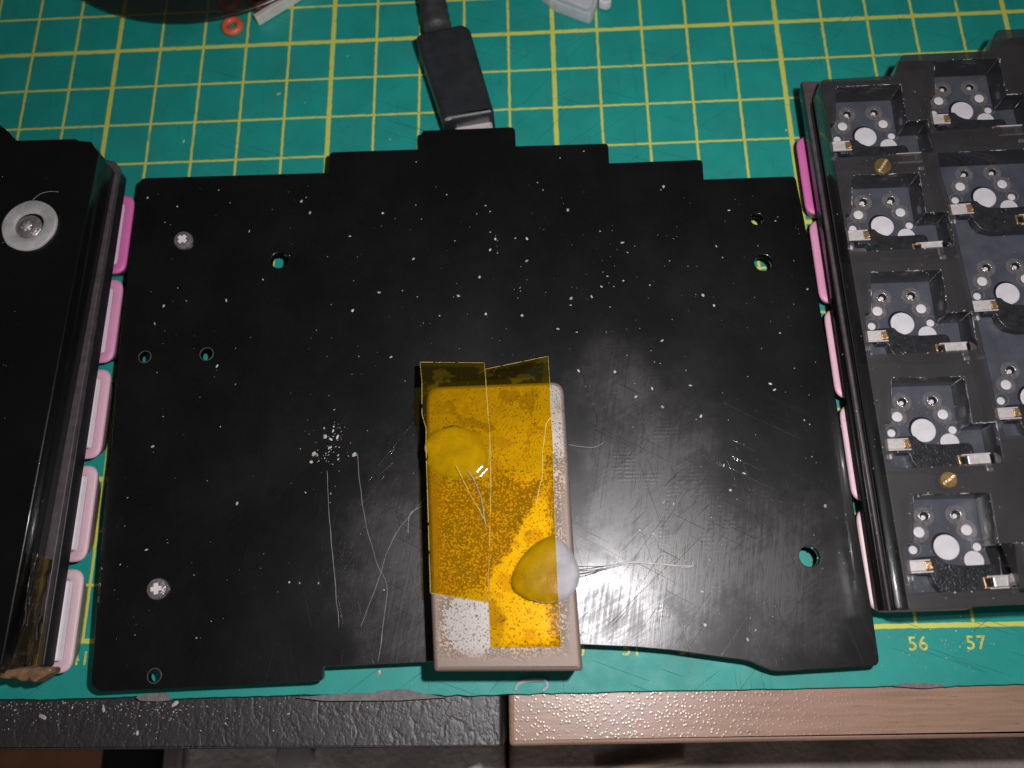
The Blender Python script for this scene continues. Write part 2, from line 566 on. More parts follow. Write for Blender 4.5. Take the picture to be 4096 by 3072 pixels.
def slab_mesh(outer, holes, z0, z1, bevel=0.0, bres=1):
    """a flat sheet with rounded rims: outline and holes in world x, y"""
    cu = bpy.data.curves.new('c', 'CURVE')
    cu.dimensions = '2D'
    cu.fill_mode = 'BOTH'
    for loop in [outer] + list(holes):
        sp = cu.splines.new('POLY')
        sp.points.add(len(loop) - 1)
        for q, p in zip(sp.points, loop):
            q.co = (p[0], p[1], 0, 1)
        sp.use_cyclic_u = True
    cu.extrude = (z1 - z0) / 2 - bevel
    cu.bevel_depth = bevel
    cu.bevel_resolution = bres
    cu.offset = -bevel
    o = bpy.data.objects.new('tmp', cu)
    COL.objects.link(o)
    dg = bpy.context.evaluated_depsgraph_get()
    dg.update()
    me = bpy.data.meshes.new_from_object(o.evaluated_get(dg))
    bpy.data.objects.remove(o)
    bpy.data.curves.remove(cu)
    me.materials.clear()
    me.transform(Matrix.Translation((0, 0, (z0 + z1) / 2)))
    return me


def rounded(pts, r, n=4):
    """round the corners of a polygon by radius r (a number or one per corner)"""
    out = []
    N = len(pts)
    for i, p in enumerate(pts):
        rr = r[i] if isinstance(r, (list, tuple)) else r
        p = Vector(p[:2])
        a = Vector(pts[i - 1][:2]) - p
        b = Vector(pts[(i + 1) % N][:2]) - p
        d = min(rr, a.length * .45, b.length * .45)
        if d < 1e-4:
            out.append(p)
            continue
        s, e = p + a.normalized() * d, p + b.normalized() * d
        for k in range(n + 1):
            t = k / n
            out.append(s * (1 - t) ** 2 + p * 2 * t * (1 - t) + e * t * t)
    return out


def circle(c, r, n=24, ph=0.0):
    return [Vector((c[0] + r * math.cos(ph + i * math.tau / n), c[1] + r * math.sin(ph + i * math.tau / n))) for i in range(n)]


def add_box(bm, c, s, rz=0.0, bevel=0.0, mi=0, rx=0.0, seg=2):
    r = bmesh.ops.create_cube(bm, size=1.0)
    vs = r['verts']
    bmesh.ops.scale(bm, vec=s, verts=vs)
    if bevel:
        es = list({e for v in vs for e in v.link_edges})
        g = bmesh.ops.bevel(bm, geom=es, offset=bevel, segments=seg, affect='EDGES', profile=.5)
        vs = list({v for f in g['faces'] for v in f.verts} | {v for v in vs if v.is_valid})
    mt = Matrix.Translation(c) @ Matrix.Rotation(rz, 4, 'Z') @ Matrix.Rotation(rx, 4, 'X')
    bmesh.ops.transform(bm, matrix=mt, verts=vs)
    for f in {f for v in vs for f in v.link_faces}:
        f.material_index = mi
    return vs


def add_lathe(bm, c, prof, n=24, mi=0, cap=True):
    """prof: list of (radius, z); closed at both ends when cap"""
    rings = []
    for r, z in prof:
        rings.append([bm.verts.new((c[0] + r * math.cos(i * math.tau / n), c[1] + r * math.sin(i * math.tau / n), c[2] + z)) for i in range(n)])
    fs = []
    for a, b in zip(rings, rings[1:]):
        for i in range(n):
            fs.append(bm.faces.new((a[i], a[(i + 1) % n], b[(i + 1) % n], b[i])))
    if cap:
        fs.append(bm.faces.new(rings[0][::-1]))
        fs.append(bm.faces.new(rings[-1]))
    for f in fs:
        f.material_index = mi
    return fs


def add_star(bm, c, n, ro, ri, h, ph, mi=1):
    """a raised cross (n = 4) or star"""
    pts = []
    for i in range(n):
        a = ph + i * math.tau / n
        w_ = math.pi / n * .5 if n > 4 else math.atan2(ri, ro)
        pts += [(ro * math.cos(a - w_), ro * math.sin(a - w_)), (ro * math.cos(a + w_), ro * math.sin(a + w_))]
        a2 = a + math.pi / n
        q = ri * (1.414 if n == 4 else 1)
        pts.append((q * math.cos(a2), q * math.sin(a2)))
    lo = [bm.verts.new((c[0] + x, c[1] + y, c[2])) for x, y in pts]
    hi = [bm.verts.new((c[0] + x * .95, c[1] + y * .95, c[2] + h)) for x, y in pts]
    k = len(pts)
    fs = [bm.faces.new(hi)] + [bm.faces.new((lo[i], lo[(i + 1) % k], hi[(i + 1) % k], hi[i])) for i in range(k)]
    for f in fs:
        f.material_index = mi


def add_tube(bm, pts, r, n=6, mi=0):
    pts = [Vector(p) for p in pts]
    rings = []
    for i, p in enumerate(pts):
        d = (pts[min(i + 1, len(pts) - 1)] - pts[max(i - 1, 0)]).normalized()
        u = d.cross(Vector((0, 0, 1)))
        if u.length < 1e-4:
            u = Vector((1, 0, 0))
        u.normalize()
        v = d.cross(u)
        rr = r[i] if isinstance(r, (list, tuple)) else r
        rings.append([bm.verts.new(p + u * rr * math.cos(k * math.tau / n) + v * rr * math.sin(k * math.tau / n)) for k in range(n)])
    for a, b in zip(rings, rings[1:]):
        for i in range(n):
            f = bm.faces.new((a[i], a[(i + 1) % n], b[(i + 1) % n], b[i]))
            f.material_index = mi
    bm.faces.new(rings[0][::-1]).material_index = mi
    bm.faces.new(rings[-1]).material_index = mi


def add_torus(bm, c, R, r, n=32, k=10, mi=0, flat=1.0):
    rings = []
    for i in range(n):
        a = i * math.tau / n
        rings.append([bm.verts.new((c[0] + (R + r * math.cos(b * math.tau / k)) * math.cos(a),
                                    c[1] + (R + r * math.cos(b * math.tau / k)) * math.sin(a),
                                    c[2] + flat * r * math.sin(b * math.tau / k))) for b in range(k)])
    for i in range(n):
        p, q = rings[i], rings[(i + 1) % n]
        for j in range(k):
            f = bm.faces.new((p[j], q[j], q[(j + 1) % k], p[(j + 1) % k]))
            f.material_index = mi


def smooth_curve(pts, n=6):
    """Catmull-Rom through 3-D points"""
    P = [Vector(p) for p in pts]
    out = []
    for i in range(len(P) - 1):
        a, b, c, d = P[max(i - 1, 0)], P[i], P[i + 1], P[min(i + 2, len(P) - 1)]
        for k in range(n):
            t = k / n
            out.append(.5 * ((2 * b) + (c - a) * t + (2 * a - 5 * b + 4 * c - d) * t * t + (3 * b - a - 3 * c + d) * t ** 3))
    out.append(P[-1])
    return out


# ------------------------------------------------------------------ large structure: floor, desks, cutting mat
bm = bmesh.new()
add_box(bm, (0, 0, -45.5), (160, 160, 1))
tag(link('floor', bm_mesh(bm), M['floor']), kind='structure')

# the two desks butt together under the mat; the photograph shows only their front margins
MATT = -.22                                     # underside of the mat
fl = at(0, 3002, MATT)
fr_ = at(2006, 2990, MATT)
black = thing('black_desk', 'black crinkled desk top with flaking debris along its front edge, left of the wooden one', 'desk', (-12, fl.y, MATT))
bk = [fl.xy + (fl - fr_).xy.normalized() * 12, fr_.xy, fr_.xy + Vector((0, 22)), fl.xy + Vector((-12, 22))]
link('desk_top', slab_mesh(rounded(bk, [.02, .08, .02, .02]), [], MATT - .5, MATT, .05, 3), M['crinkle'], black)
bk2 = [Vector((p.x, p.y)) for p in bk]
bk2[0].y -= .03
bk2[1].y -= .03
link('edge_band', slab_mesh(bk2, [], MATT - 1.8, MATT - .53, .03, 2), M['edge_dark'], black)
wood = thing('wooden_desk', 'light brown varnished wooden desk top with fine bumpy lacquer, right of the black one', 'desk', (6, fl.y, MATT))
wl = at(2036, 2986, MATT)
wr = at(4096, 2950, MATT)
wd = (wr - wl).xy.normalized()
wk = [wl.xy, wr.xy + wd * 12, wr.xy + wd * 12 + Vector((0, 22)), wl.xy + Vector((0, 22))]
link('desk_top', slab_mesh(rounded(wk, [.1, .02, .02, .02]), [], MATT - 1.9, MATT + .012, .1, 4), M['wood'], wood, True)

# mat outline: the front edge is frayed
ed = [(-900, 2800), (0, 2796), (160, 2798), (330, 2793), (470, 2790), (540, 2786), (690, 2796), (830, 2790), (1000, 2786), (1200, 2780), (1330, 2779),
      (1420, 2774), (1510, 2779), (1640, 2775), (1760, 2781), (1900, 2784), (2030, 2778), (2300, 2772), (2700, 2764), (3100, 2757), (3500, 2748),
      (3560, 2743), (3700, 2741), (3800, 2746), (3900, 2741), (4096, 2737), (5200, 2716)]
front = []
for i in range(len(ed) - 1):
    for k in range(6):
        t = k / 6
        u = ed[i][0] * (1 - t) + ed[i + 1][0] * t
        v = ed[i][1] * (1 - t) + ed[i + 1][1] * t + noise.noise(Vector((u * .021, 3, 0))) * 5 + noise.noise(Vector((u * .09, 7, 0))) * 2
        front.append(at(u, v, 0).xy)
cm = thing('cutting_mat', 'green cutting mat with a yellow centimetre grid spread under everything', 'cutting mat', (0, 6, -.2))
mo = front + [Vector((26, front[-1].y)), Vector((26, 24)), Vector((-26, 24)), Vector((-26, front[0].y))]
link('mat_sheet', slab_mesh(mo, [], -.2, 0, .012, 1), M['mat'], cm)
# torn grey backing showing past the frayed edge
for pts in ([(540, 2788), (590, 2775), (640, 2770), (672, 2772), (690, 2800), (640, 2806), (560, 2804)],
            [(1180, 2790), (1290, 2780), (1400, 2774), (1500, 2770), (1515, 2764), (1560, 2758), (1625, 2757), (1660, 2766), (1720, 2778), (1790, 2790), (1600, 2802), (1300, 2804)],
            [(3570, 2745), (3620, 2733), (3690, 2730), (3760, 2738), (3800, 2744), (3700, 2754)]):
    p3 = rounded(A2(pts, .0), .05, 3)
    link('torn_backing', slab_mesh(p3, [], -.1, .006, .004, 1), M['backing'], cm)


def text_mesh(s, size):
    cu = bpy.data.curves.new('t', 'FONT')
    cu.body = s
    cu.size = size
    cu.align_x = 'CENTER'
    cu.align_y = 'CENTER'
    cu.extrude = .0015
    cu.offset = .004
    cu.space_character = 1.12
    o = bpy.data.objects.new('tmp', cu)
    COL.objects.link(o)
    dg = bpy.context.evaluated_depsgraph_get()
    dg.update()
    me = bpy.data.meshes.new_from_object(o.evaluated_get(dg))
    bpy.data.objects.remove(o)
    bpy.data.curves.remove(cu)
    me.materials.clear()
    return me


for n in (40, 41, 50, 51, 52, 53, 56, 57, 58):
    me = text_mesh(str(n), .33)
    me.transform(Matrix.Translation((n - 50 + (.0 if n < 45 else -.02), -.31, .003)))
    link('printed_number', me, M['print'], cm)

# blurred things far below the desk edge
def low_box(name, label, cat, u0, u1, v0, z, size_y, size_z, m, bevel=.3):
    a, b = at(u0, v0, z), at(u1, v0, z)
    bm = bmesh.new()
    add_box(bm, ((a.x + b.x) / 2, a.y - size_y / 2 + 2.5, z - size_z / 2), (b.x - a.x, size_y, size_z), bevel=bevel)
    return tag(link(name, bm_mesh(bm), m, None, True), label, cat)


low_box('storage_box', 'dark grey box seen blurred below the edge of the black desk', 'box', 640, 2010, 3020, -7, 9, 6, M['grey_cloth'], .5)
low_box('bag', 'black bag seen blurred below the desk beside the reddish brown floor', 'bag', 370, 640, 3020, -7.6, 9, 6, M['black_cloth'], .6)
low_box('cushion', 'greyish brown cushion seen blurred below the wooden desk', 'cushion', 2030, 4600, 3020, -7.3, 9, 5, M['brown_cloth'], .8)
bm = bmesh.new()
a = at(690, 2980, -6.6)
add_tube(bm, [a + Vector((0, 3, 0)), a + Vector((.1, -5, 0))], .22, 14)
tag(link('metal_tube', bm_mesh(bm), M['chrome'], None, True), 'pale metal tube lying on the dark grey box below the desk', 'tube')
bm = bmesh.new()
c = at(1182, 3032, -6.95)
add_lathe(bm, c, [(.48, 0), (.48, .1), (.4, .15)], 28)
tag(link('round_cap', bm_mesh(bm), M['white'], None, True), 'white round cap lying on the dark grey box below the desk', 'cap')
bm = bmesh.new()
add_tube(bm, [at(2380, 3110, -7.0), at(2560, 3062, -7.05), at(2735, 3030, -7.1)], [.15, .15, .1], 10)
tag(link('wooden_stick', bm_mesh(bm), M['beige'], None, True), 'pale beige stick on the cushion below the wooden desk', 'stick')

# ------------------------------------------------------------------ the glossy bottom plate in the middle
PZ = .80
PT = .16
pl_px = [(560, 712), (1312, 690), (1318, 608), (1685, 596), (1685, 522), (2060, 507), (2063, 584), (2433, 573), (2437, 652), (2810, 638),
         (2815, 717), (3182, 704), (3216, 872), (3279, 1222), (3343, 1590), (3412, 2010), (3490, 2455), (3520, 2663),
         (3115, 2688), (3066, 2673), (3006, 2645), (2850, 2624), (2696, 2602), (2540, 2588), (2331, 2579), (2010, 2577), (2010, 2640), (1701, 2649),
         (1291, 2668), (1291, 2724), (396, 2767), (364, 2736), (383, 2465), (418, 2022), (443, 1823), (465, 1506), (506, 1114)]
pr = [.13, .02, .09, .02, .09, .11, .02, .09, .02, .09, .02, .1, 0, 0, 0, 0, 0, .12,
      .1, .1, .1, .05, .05, .05, .05, 0, 0, 0, .03, .1, .12, .1, 0, 0, 0, 0, 0]
plate = thing('keyboard_plate', 'glossy black stepped keyboard bottom plate lying between the two halves', 'plate', (-2, 4, .0))
po = rounded(A2(pl_px, PZ), pr, 4)
hole_px = [(1117, 1040, 34), (826, 1416, 25), (579, 1427, 23), (617, 2703, 26), (3028, 876, 25), (3054, 1050, 36), (3238, 2226, 41)]
holes = []
for (u, v, r) in hole_px:
    c = at(u, v, PZ)
    holes.append(circle(c, (at(u + r, v, PZ) - c).length, 22))
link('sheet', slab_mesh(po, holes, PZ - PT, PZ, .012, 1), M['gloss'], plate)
for (u, v, r) in [(617, 2703, 26), (579, 1427, 23), (826, 1416, 25)]:
    c = at(u, v, PZ + .003)
    bm = bmesh.new()
    rr = (at(u + r, v, PZ) - c).length
    add_torus(bm, c, rr + .008, .011, 28, 6, flat=.5)
    link('hole_rim', bm_mesh(bm), M['ledge'], plate, True)


def screw_mesh(c, r, cross=True, ph=.2):
    bm = bmesh.new()
    add_lathe(bm, c, [(r, 0), (r, .05), (r * .9, .085), (r * .55, .1)], 28, 0)
    if cross:
        add_star(bm, (c[0], c[1], c[2] + .1), 4, r * .56, r * .22, .007, ph)
    return bm_mesh(bm)


for (u, v, r, ph) in [(737, 965, 37, .9), (634, 2356, 42, .12)]:
    c = at(u, v, PZ)
    rr = (at(u + r, v, PZ) - c).length
    link('screw', screw_mesh((c.x, c.y, PZ), rr, True, ph), [M['screw'], M['cross']], plate, False)
for (u, v) in [(737, 965), (634, 2356), (2900, 1300), (2900, 2300)]:
    c = at(u, v, 0)
    bm = bmesh.new()
    add_lathe(bm, (c.x * .95, c.y * .95, 0), [(.16, 0), (.16, PZ - PT - .001)], 12)
    link('standoff', bm_mesh(bm), M['screw'], plate)

# ------------------------------------------------------------------ steel bar, amber tape and putty on the plate
BZ = 1.9
bar_px = [(1703, 1545), (2253, 1524), (2269, 1784), (2289, 2096), (2306, 2361), (2332, 2684), (1735, 2686), (1722, 2381), (1708, 1929), (1703, 1680)]
bar = link('steel_bar', slab_mesh(rounded(A2(bar_px, BZ), [.3, .22, 0, 0, 0, .06, .06, 0, 0, 0], 6), [], PZ + .002, BZ, .07, 4), M['steel'], None, True)
tag(bar, 'thick pitted steel bar resting on the glossy plate and jutting past its front edge', 'metal bar')

blob1 = [at(u, v, BZ).xy for u, v in [(1817, 1701), (1880, 1716), (1925, 1752), (1956, 1815), (1950, 1870), (1915, 1905), (1853, 1920), (1780, 1910), (1730, 1885), (1704, 1850), (1707, 1825), (1697, 1795), (1705, 1755), (1745, 1718)]]
blob2 = [at(1600 + x * .482, 2000 + y * .482, BZ).xy for x, y in
         [(1240, 290), (1320, 318), (1390, 372), (1450, 470), (1482, 560), (1497, 620), (1468, 735), (1400, 820), (1320, 858), (1180, 866), (1050, 832), (945, 765), (913, 690), (935, 595), (990, 490), (1085, 378)]]


def centre(poly):
    return sum((Vector(p) for p in poly), Vector((0, 0))) / len(poly)


def dome_r(poly, p):
    """0 at the middle of the outline, 1 on it"""
    c = centre(poly)
    d = Vector(p) - c
    if d.length < 1e-6:
        return 0
    a = math.atan2(d.y, d.x)
    best = None
    n = len(poly)
    for i in range(n):
        q, s = poly[i] - c, poly[(i + 1) % n] - c
        den = d.x * (s - q).y - d.y * (s - q).x
        if abs(den) < 1e-9:
            continue
        t = (q.x * (s - q).y - q.y * (s - q).x) / den
        k = (q.x * d.y - q.y * d.x) / den
        if t > 0 and -1e-6 <= k <= 1 + 1e-6:
            best = t if best is None else min(best, t)
    return 9 if not best else 1 / best


def dome_h(poly, p, h):
    r = dome_r(poly, p)
    if r >= 1:
        return 0
    return h * (1 - r ** 7) ** .5


def blob_mesh(poly, h):
    P = rounded(poly, .12, 3)
    c = centre(P)
    bm = bmesh.new()
    rings = []
    for k in range(1, 11):
        t = (k / 10) ** .6
        ring = []
        for p in P:
            q = c + (Vector(p) - c) * t
            z = BZ - .005 + h * (max(0, 1 - t ** 7)) ** .5 + .012 * noise.noise(Vector((q.x * 4, q.y * 4, 0))) * (1 - t)
            ring.append(bm.verts.new((q.x, q.y, z)))
        rings.append(ring)
    mid = bm.verts.new((c.x, c.y, BZ - .005 + h))
    n = len(P)
    for i in range(n):
        bm.faces.new((mid, rings[0][i], rings[0][(i + 1) % n]))
        for a, b in zip(rings, rings[1:]):
            bm.faces.new((a[i], b[i], b[(i + 1) % n], a[(i + 1) % n]))
    bmesh.ops.recalc_face_normals(bm, faces=bm.faces)
    return bm_mesh(bm)


H1, H2 = .045, .06
tag(link('putty_blob', blob_mesh(blob1, H1), M['putty'], None, True), 'flat round blob of white putty wholly under the left amber tape', 'putty', 'putty blobs on the steel bar')
tag(link('putty_blob', blob_mesh(blob2, H2), M['putty'], None, True), 'pear shaped putty blob half white and half under the right amber tape', 'putty', 'putty blobs on the steel bar')


def tape_mesh(rows, seed, lift, nx=44, sub=16, thick=.006):
    """rows: (left px, right px, height above the bar top) from the far end to the near end"""
    bm = bmesh.new()
    grid = []
    for i in range(len(rows) - 1):
        for k in range(sub + (1 if i == len(rows) - 2 else 0)):
            t = k / sub
            l = Vector(rows[i][0]).lerp(Vector(rows[i + 1][0]), t)
            r = Vector(rows[i][1]).lerp(Vector(rows[i + 1][1]), t)
            dz = rows[i][2] * (1 - t) + rows[i + 1][2] * t
            line = []
            for j in range(nx + 1):
                s = j / nx
                uv = l.lerp(r, s)
                p = at(uv.x, uv.y, BZ + dz)
                wv = noise.noise(Vector((p.x * 1.7 + seed, p.y * 1.7, 0)))
                z = BZ + dz + lift + .004 * max(0, wv)
                z += max(dome_h(blob1, p.xy, H1), dome_h(blob2, p.xy, H2))
                line.append(bm.verts.new((p.x, p.y, z)))
            grid.append(line)
    for a, b in zip(grid, grid[1:]):
        for j in range(nx):
            bm.faces.new((a[j], b[j], b[j + 1], a[j + 1]))
    rimline = [v.co.copy() for v in grid[0]] + [r[-1].co.copy() for r in grid[1:]] + [v.co.copy() for v in reversed(grid[-1][:-1])] + [r[0].co.copy() for r in reversed(grid[1:-1])]
    bmesh.ops.recalc_face_normals(bm, faces=bm.faces)
    if sum(f.normal.z for f in bm.faces) < 0:
        bmesh.ops.reverse_faces(bm, faces=bm.faces)
    k = 0
    while k < len(rimline) - 3:                  # pale tubes paint the highlight along the cut rim, with gaps
        n_ = random.randint(5, 16)
        add_tube(bm, rimline[k:k + n_], random.uniform(.003, .0055), 4, 1)
        k += n_ + random.randint(-1, 1)
    return bm_mesh(bm)


t1 = [((1680, 1449), (1937, 1452), -.34), ((1684, 1490), (1940, 1488), -.16), ((1688, 1528), (1943, 1522), .004), ((1688, 1657), (1950, 1640), .006),
      ((1704, 1712), (1957, 1712), .006), ((1706, 1850), (1960, 1850), .006), ((1711, 2000), (1961, 2000), .006), ((1716, 2180), (1960, 2200), .006), ((1722, 2372), (1957, 2410), .008)]
t2 = [((1940, 1478), (2193, 1426), -.40), ((1942, 1497), (2195, 1470), -.18), ((1944, 1522), (2198, 1508), .004), ((1952, 1640), (2202, 1640), .006),
      ((1962, 1784), (2211, 1784), .006), ((1964, 1950), (2215, 1950), .006), ((1958, 2159), (2222, 2159), .006), ((1953, 2330), (2230, 2330), .006),
      ((1955, 2420), (2235, 2420), .006), ((1962, 2560), (2242, 2545), .008), ((1964, 2590), (2243, 2588), .03)]
for rows, seed, lift, lab in ((t1, 3.1, .008, 'shorter left strip of amber tape on the steel bar, fully covering a round blob'),
                              (t2, 9.4, .015, 'longer right strip of amber tape on the steel bar, reaching nearer its front end')):
    o = tag(link('amber_tape', tape_mesh(rows, seed, lift), [M['amber'], M['amber_glint']], None, True), lab, 'tape', 'amber tape strips on the steel bar')

# ------------------------------------------------------------------ hairs, glue strands and painted tape highlights
def strand(name, label, cat, pts, r, m, group=None):
    bm = bmesh.new()
    c = smooth_curve(pts, 8)
    k = random.random() * 50
    for p in c[1:]:
        p.x += .018 * noise.noise(Vector((p.x * 3 + k, p.y * 3, 0)))
        p.y += .018 * noise.noise(Vector((p.x * 3, p.y * 3 + k, 4)))
    rr = [r * (.55 + .7 * abs(noise.noise(Vector((i * .35 + k, 1, 0)))) * 1.6) for i in range(len(c))]
    rr[0] = rr[-1] = r * .3
    add_tube(bm, c, rr, 5)
    return tag(link(name, bm_mesh(bm), m, None, True), label, cat, group)


G1 = 'stray fibres and glue strands on the glossy plate'
zz = PZ + .012
strand('fibre', 'long straight fibre on the plate farthest left of the steel bar', 'fibre', [at(1308, 1880, zz), at(1318, 2080, zz), at(1340, 2320, zz), at(1356, 2512, zz)], .0055, M['fibre'], G1)
strand('fibre', 'long curving fibre on the plate crossing another one near the steel bar', 'fibre', [at(1430, 1812, zz), at(1452, 2030, zz), at(1500, 2230, zz), at(1545, 2340, zz), at(1536, 2480, zz), at(1512, 2650, zz)], .0055, M['fibre'], G1)
strand('fibre', 'slanting fibre that runs from the left tape edge down across the plate', 'fibre', [at(1702, 1985, zz + .05), at(1640, 2060, zz + .03), at(1560, 2180, zz + .02), at(1500, 2360, zz), at(1440, 2508, zz)], .0055, M['fibre'], G1)
strand('fibre', 'short forked fibre just left of the steel bar', 'fibre', [at(1690, 2022, zz), at(1640, 2060, zz), at(1632, 2135, zz)], .007, M['fibre'], G1)
strand('fibre', 'thin straight fibre right of the upper part of the steel bar', 'fibre', [at(2272, 1778, zz), at(2330, 1787, zz), at(2382, 1788, zz), at(2415, 1770, zz)], .006, M['fibre'], G1)
for k, (dv, e, lab) in enumerate(((0, 0, 'uppermost long glue strand drawn from the lower putty blob'), (14, 6, 'middle glue strand drawn from the lower putty blob'), (26, -4, 'lowest glue strand drawn from the lower putty blob'))):
    strand('glue_or_glint', lab, 'strand', [at(2300, 2268 + dv, BZ + .02), at(2345, 2268 + dv, 1.3), at(2430, 2262 + dv * .5, PZ + .04), at(2520, 2250 + e * .4, PZ + .02), at(2640, 2256 + e * .3, PZ + .02), at(2762, 2266 + e * .4, PZ + .03), at(2768, 2246, PZ + .03)], .013, M['glue'], G1)
strand('glue_or_glint', 'bright curved line painting the highlight of a tape crease below the round blob', 'strand', [at(1870, 1885, BZ + .10), at(1900, 1930, BZ + .05), at(1928, 2010, BZ + .05), at(1944, 2098, BZ + .04)], .012, M['fibre'], G1)  # this and the next two tubes paint highlight lines on the tape
strand('glue_or_glint', 'thin amber line painting a tape highlight beside the bright one below the round blob', 'strand', [at(1822, 1862, BZ + .15), at(1862, 1940, BZ + .05), at(1905, 2020, BZ + .04), at(1935, 2075, BZ + .03)], .009, M['amber_glint'], G1)
strand('glue_or_glint', 'lumpy raised line painting a highlight on the right tape near its right edge', 'strand', [at(2222, 1655, BZ + .02), at(2186, 1700, BZ + .02), at(2172, 1800, BZ + .02), at(2166, 1900, BZ + .02), at(2150, 1985, BZ + .02), at(2142, 2018, BZ + .02)], .012, M['amber_glint'], G1)
strand('fibre', 'curled hair by the round rubber foot on the left half', 'fibre', [at(130, 800, 2.07), at(160, 775, 2.08), at(200, 766, 2.09), at(236, 768, 2.08)], .006, M['fibre'], G1)

# ------------------------------------------------------------------ keycaps, shared builder
def cap_mesh(w=1.81, h=.62, t=.2, r=.24):
    """upside-down hollow keycap: its open rim faces up at z = h, its narrower top lies at z = 0"""
    bm = bmesh.new()

    def ring(s, z, rr):
        q = rounded([(-s, -s), (s, -s), (s, s), (-s, s)], rr, 5)
        return [bm.verts.new((p.x, p.y, z)) for p in q]
    s = w / 2
    rs = [ring(s * .70, .0, r * .8), ring(s * .76, .03, r * .9), ring(s * .97, h - .08, r), ring(s - .012, h - .03, r), ring(s - .045, h, r * .9),
          ring(s - t + .03, h, r * .7), ring(s - t, h - .03, r * .6), ring(s - t - .03, .12, r * .5)]
    n = len(rs[0])
    for a, b in zip(rs, rs[1:]):
        for i in range(n):
            bm.faces.new((a[i], a[(i + 1) % n], b[(i + 1) % n], b[i]))
    bm.faces.new(rs[0][::-1])
    bm.faces.new(rs[-1])
    bmesh.ops.recalc_face_normals(bm, faces=bm.faces)
    return bm_mesh(bm)


CAP = cap_mesh()


def put(name, me, parent, x, y, z=0.0, rz=0.0, mats=None, smooth=False):
    """a part that shares mesh data given in its own coordinates"""
    if mats and not me.materials:
        for m in mats:
            me.materials.append(m)
    o = bpy.data.objects.new(name, me)
    COL.objects.link(o)
    o.parent = parent
    r = root_of(parent).location
    o.location = Vector((x, y, z)) - r
    o.rotation_euler.z = rz
    return o


def keycap(parent, x, y, rz, k):
    me = CAP.copy()
    me.materials.append(M['pink%d' % k])
    for p in me.polygons:
        p.use_smooth = True
    return put('keycap', me, parent, x, y, 0, rz)


# ------------------------------------------------------------------ left half, bottom cover up
LZ = 2.05
left = thing('keyboard_half', 'black keyboard half at the left, face down, with a round rubber foot on its cover', 'keyboard', (-9.5, 4, 0))
edge_px = [(400, 600), (285, 1278), (161, 1785), (138, 1900), (81, 2253), (11, 2632)]
e_pts = A2(edge_px, LZ)
ex = sum(p.x for p in e_pts) / len(e_pts)
chain = [(386, 600), (364, 565), (316, 561), (300, 553), (63, 560), (32, 525), (0, 498)]
top = A2(chain, LZ)
top = [Vector((-9.20, -.46)), Vector((-9.135, -.36)), Vector((-8.83, 8.95))] + [Vector(p) for p in top] + [Vector((-16.5, top[-1].y + 1.2)), Vector((-16.5, -.46))]
link('bottom_cover', slab_mesh(top, [], LZ - .3, LZ, .03, 2), M['gloss_side'], left)


def wall_from(px_line, z, xin, ytop, ybot):
    pass


def layer(px, z, far, pts_extra):
    return [Vector(p) for p in A2(px, z)] + pts_extra


# case wall between cover and switch sheet, switch sheet ledge, lower wall
def lwall(name, z0, z1, xa, xb, ya, yb, cham, m, bev):
    """a layer of the left half: its right edge runs from (xa, ya) to (xb, yb), with a cut corner at the far end"""
    pts = [Vector((xa, ya)), Vector((xb, yb)), Vector((xb - cham * .45, yb + cham * .55)), Vector((xb - cham * 1.25, yb + cham * .62)), Vector((-14, yb + cham * .7 - .3)), Vector((-14, ya))]
    return link(name, slab_mesh(rounded(pts, [.05, .05, .05, .02, 0, 0], 3), [], z0, z1, bev, 2), m, left)


lwall('case_wall', 1.362, LZ - .302, -9.175, -8.85, -.42, 8.93, .3, M['gloss_side'], .015)
lwall('switch_sheet', 1.22, 1.36, -8.985, -8.80, -.43, 9.07, .22, M['ledge'], .012)
lwall('lower_wall', .90, 1.218, -8.945, -8.85, -.42, 9.06, .45, M['matte_black'], .02)
# keycaps peeking out at its right flank
rows_l = [(775, 925), (1108, 1443), (1464, 1826), (1840, 2231), (2272, 2696)]
XR = -8.79
ends = [at(290, 2696, .6).y, at(335, 2272, .6).y, at(390, 1840, .6).y, at(450, 1464, .6).y, at(505, 1108, .6).y, at(545, 775, .6).y]
hb = bmesh.new()
add_box(hb, (0, 0, 0), (1.39, 1.38, .62), bevel=.05)
HOUSING = bm_mesh(hb)
HOUSING.materials.append(M['housing'])
for i in range(5):
    lo, hi = ends[i], ends[i + 1]
    y = lo + 1.81 / 2 if i == 0 else (lo + hi) / 2 - (.045 if i < 5 else 0)
    xr = at([290, 335, 390, 450, 512][i] + 0, [2560, 2180, 1700, 1330, 1000][i], .6).x
    y = at(0, 0, .6).y * 0 + (ends[0] + .905 + i * 1.905)
    keycap(left, XR - .905, y, 0, 4 - i)
    put('switch_housing', HOUSING, left, XR - .905, y, .44, 0)
# round rubber foot with a screw in it
fc = at(122, 905, LZ)
bm = bmesh.new()
R1 = (at(231, 905, LZ) - fc).length
prof = [(R1 * .99, 0), (R1, .03), (R1 * .98, .055), (R1 * .93, .062), (R1 * .70, .066), (R1 * .55, .058), (R1 * .52, .05), (R1 * .50, .01)]
fs = add_lathe(bm, (fc.x, fc.y, LZ), prof, 40, 0, False)
for v in bm.verts:
    v.co.x += .014 * noise.noise(v.co * 5)
    v.co.y += .014 * noise.noise(v.co * 5 + Vector((9, 0, 0)))
foot = link('rubber_foot', bm_mesh(bm), M['foot'], left, True)
sc_ = at(112, 909, LZ + .03)
bm = bmesh.new()
add_lathe(bm, (sc_.x, sc_.y, LZ + .004), [(R1 * .50, 0), (R1 * .48, .02), (R1 * .40, .03), (R1 * .36, .05), (R1 * .25, .07), (R1 * .14, .072)], 30, 0)
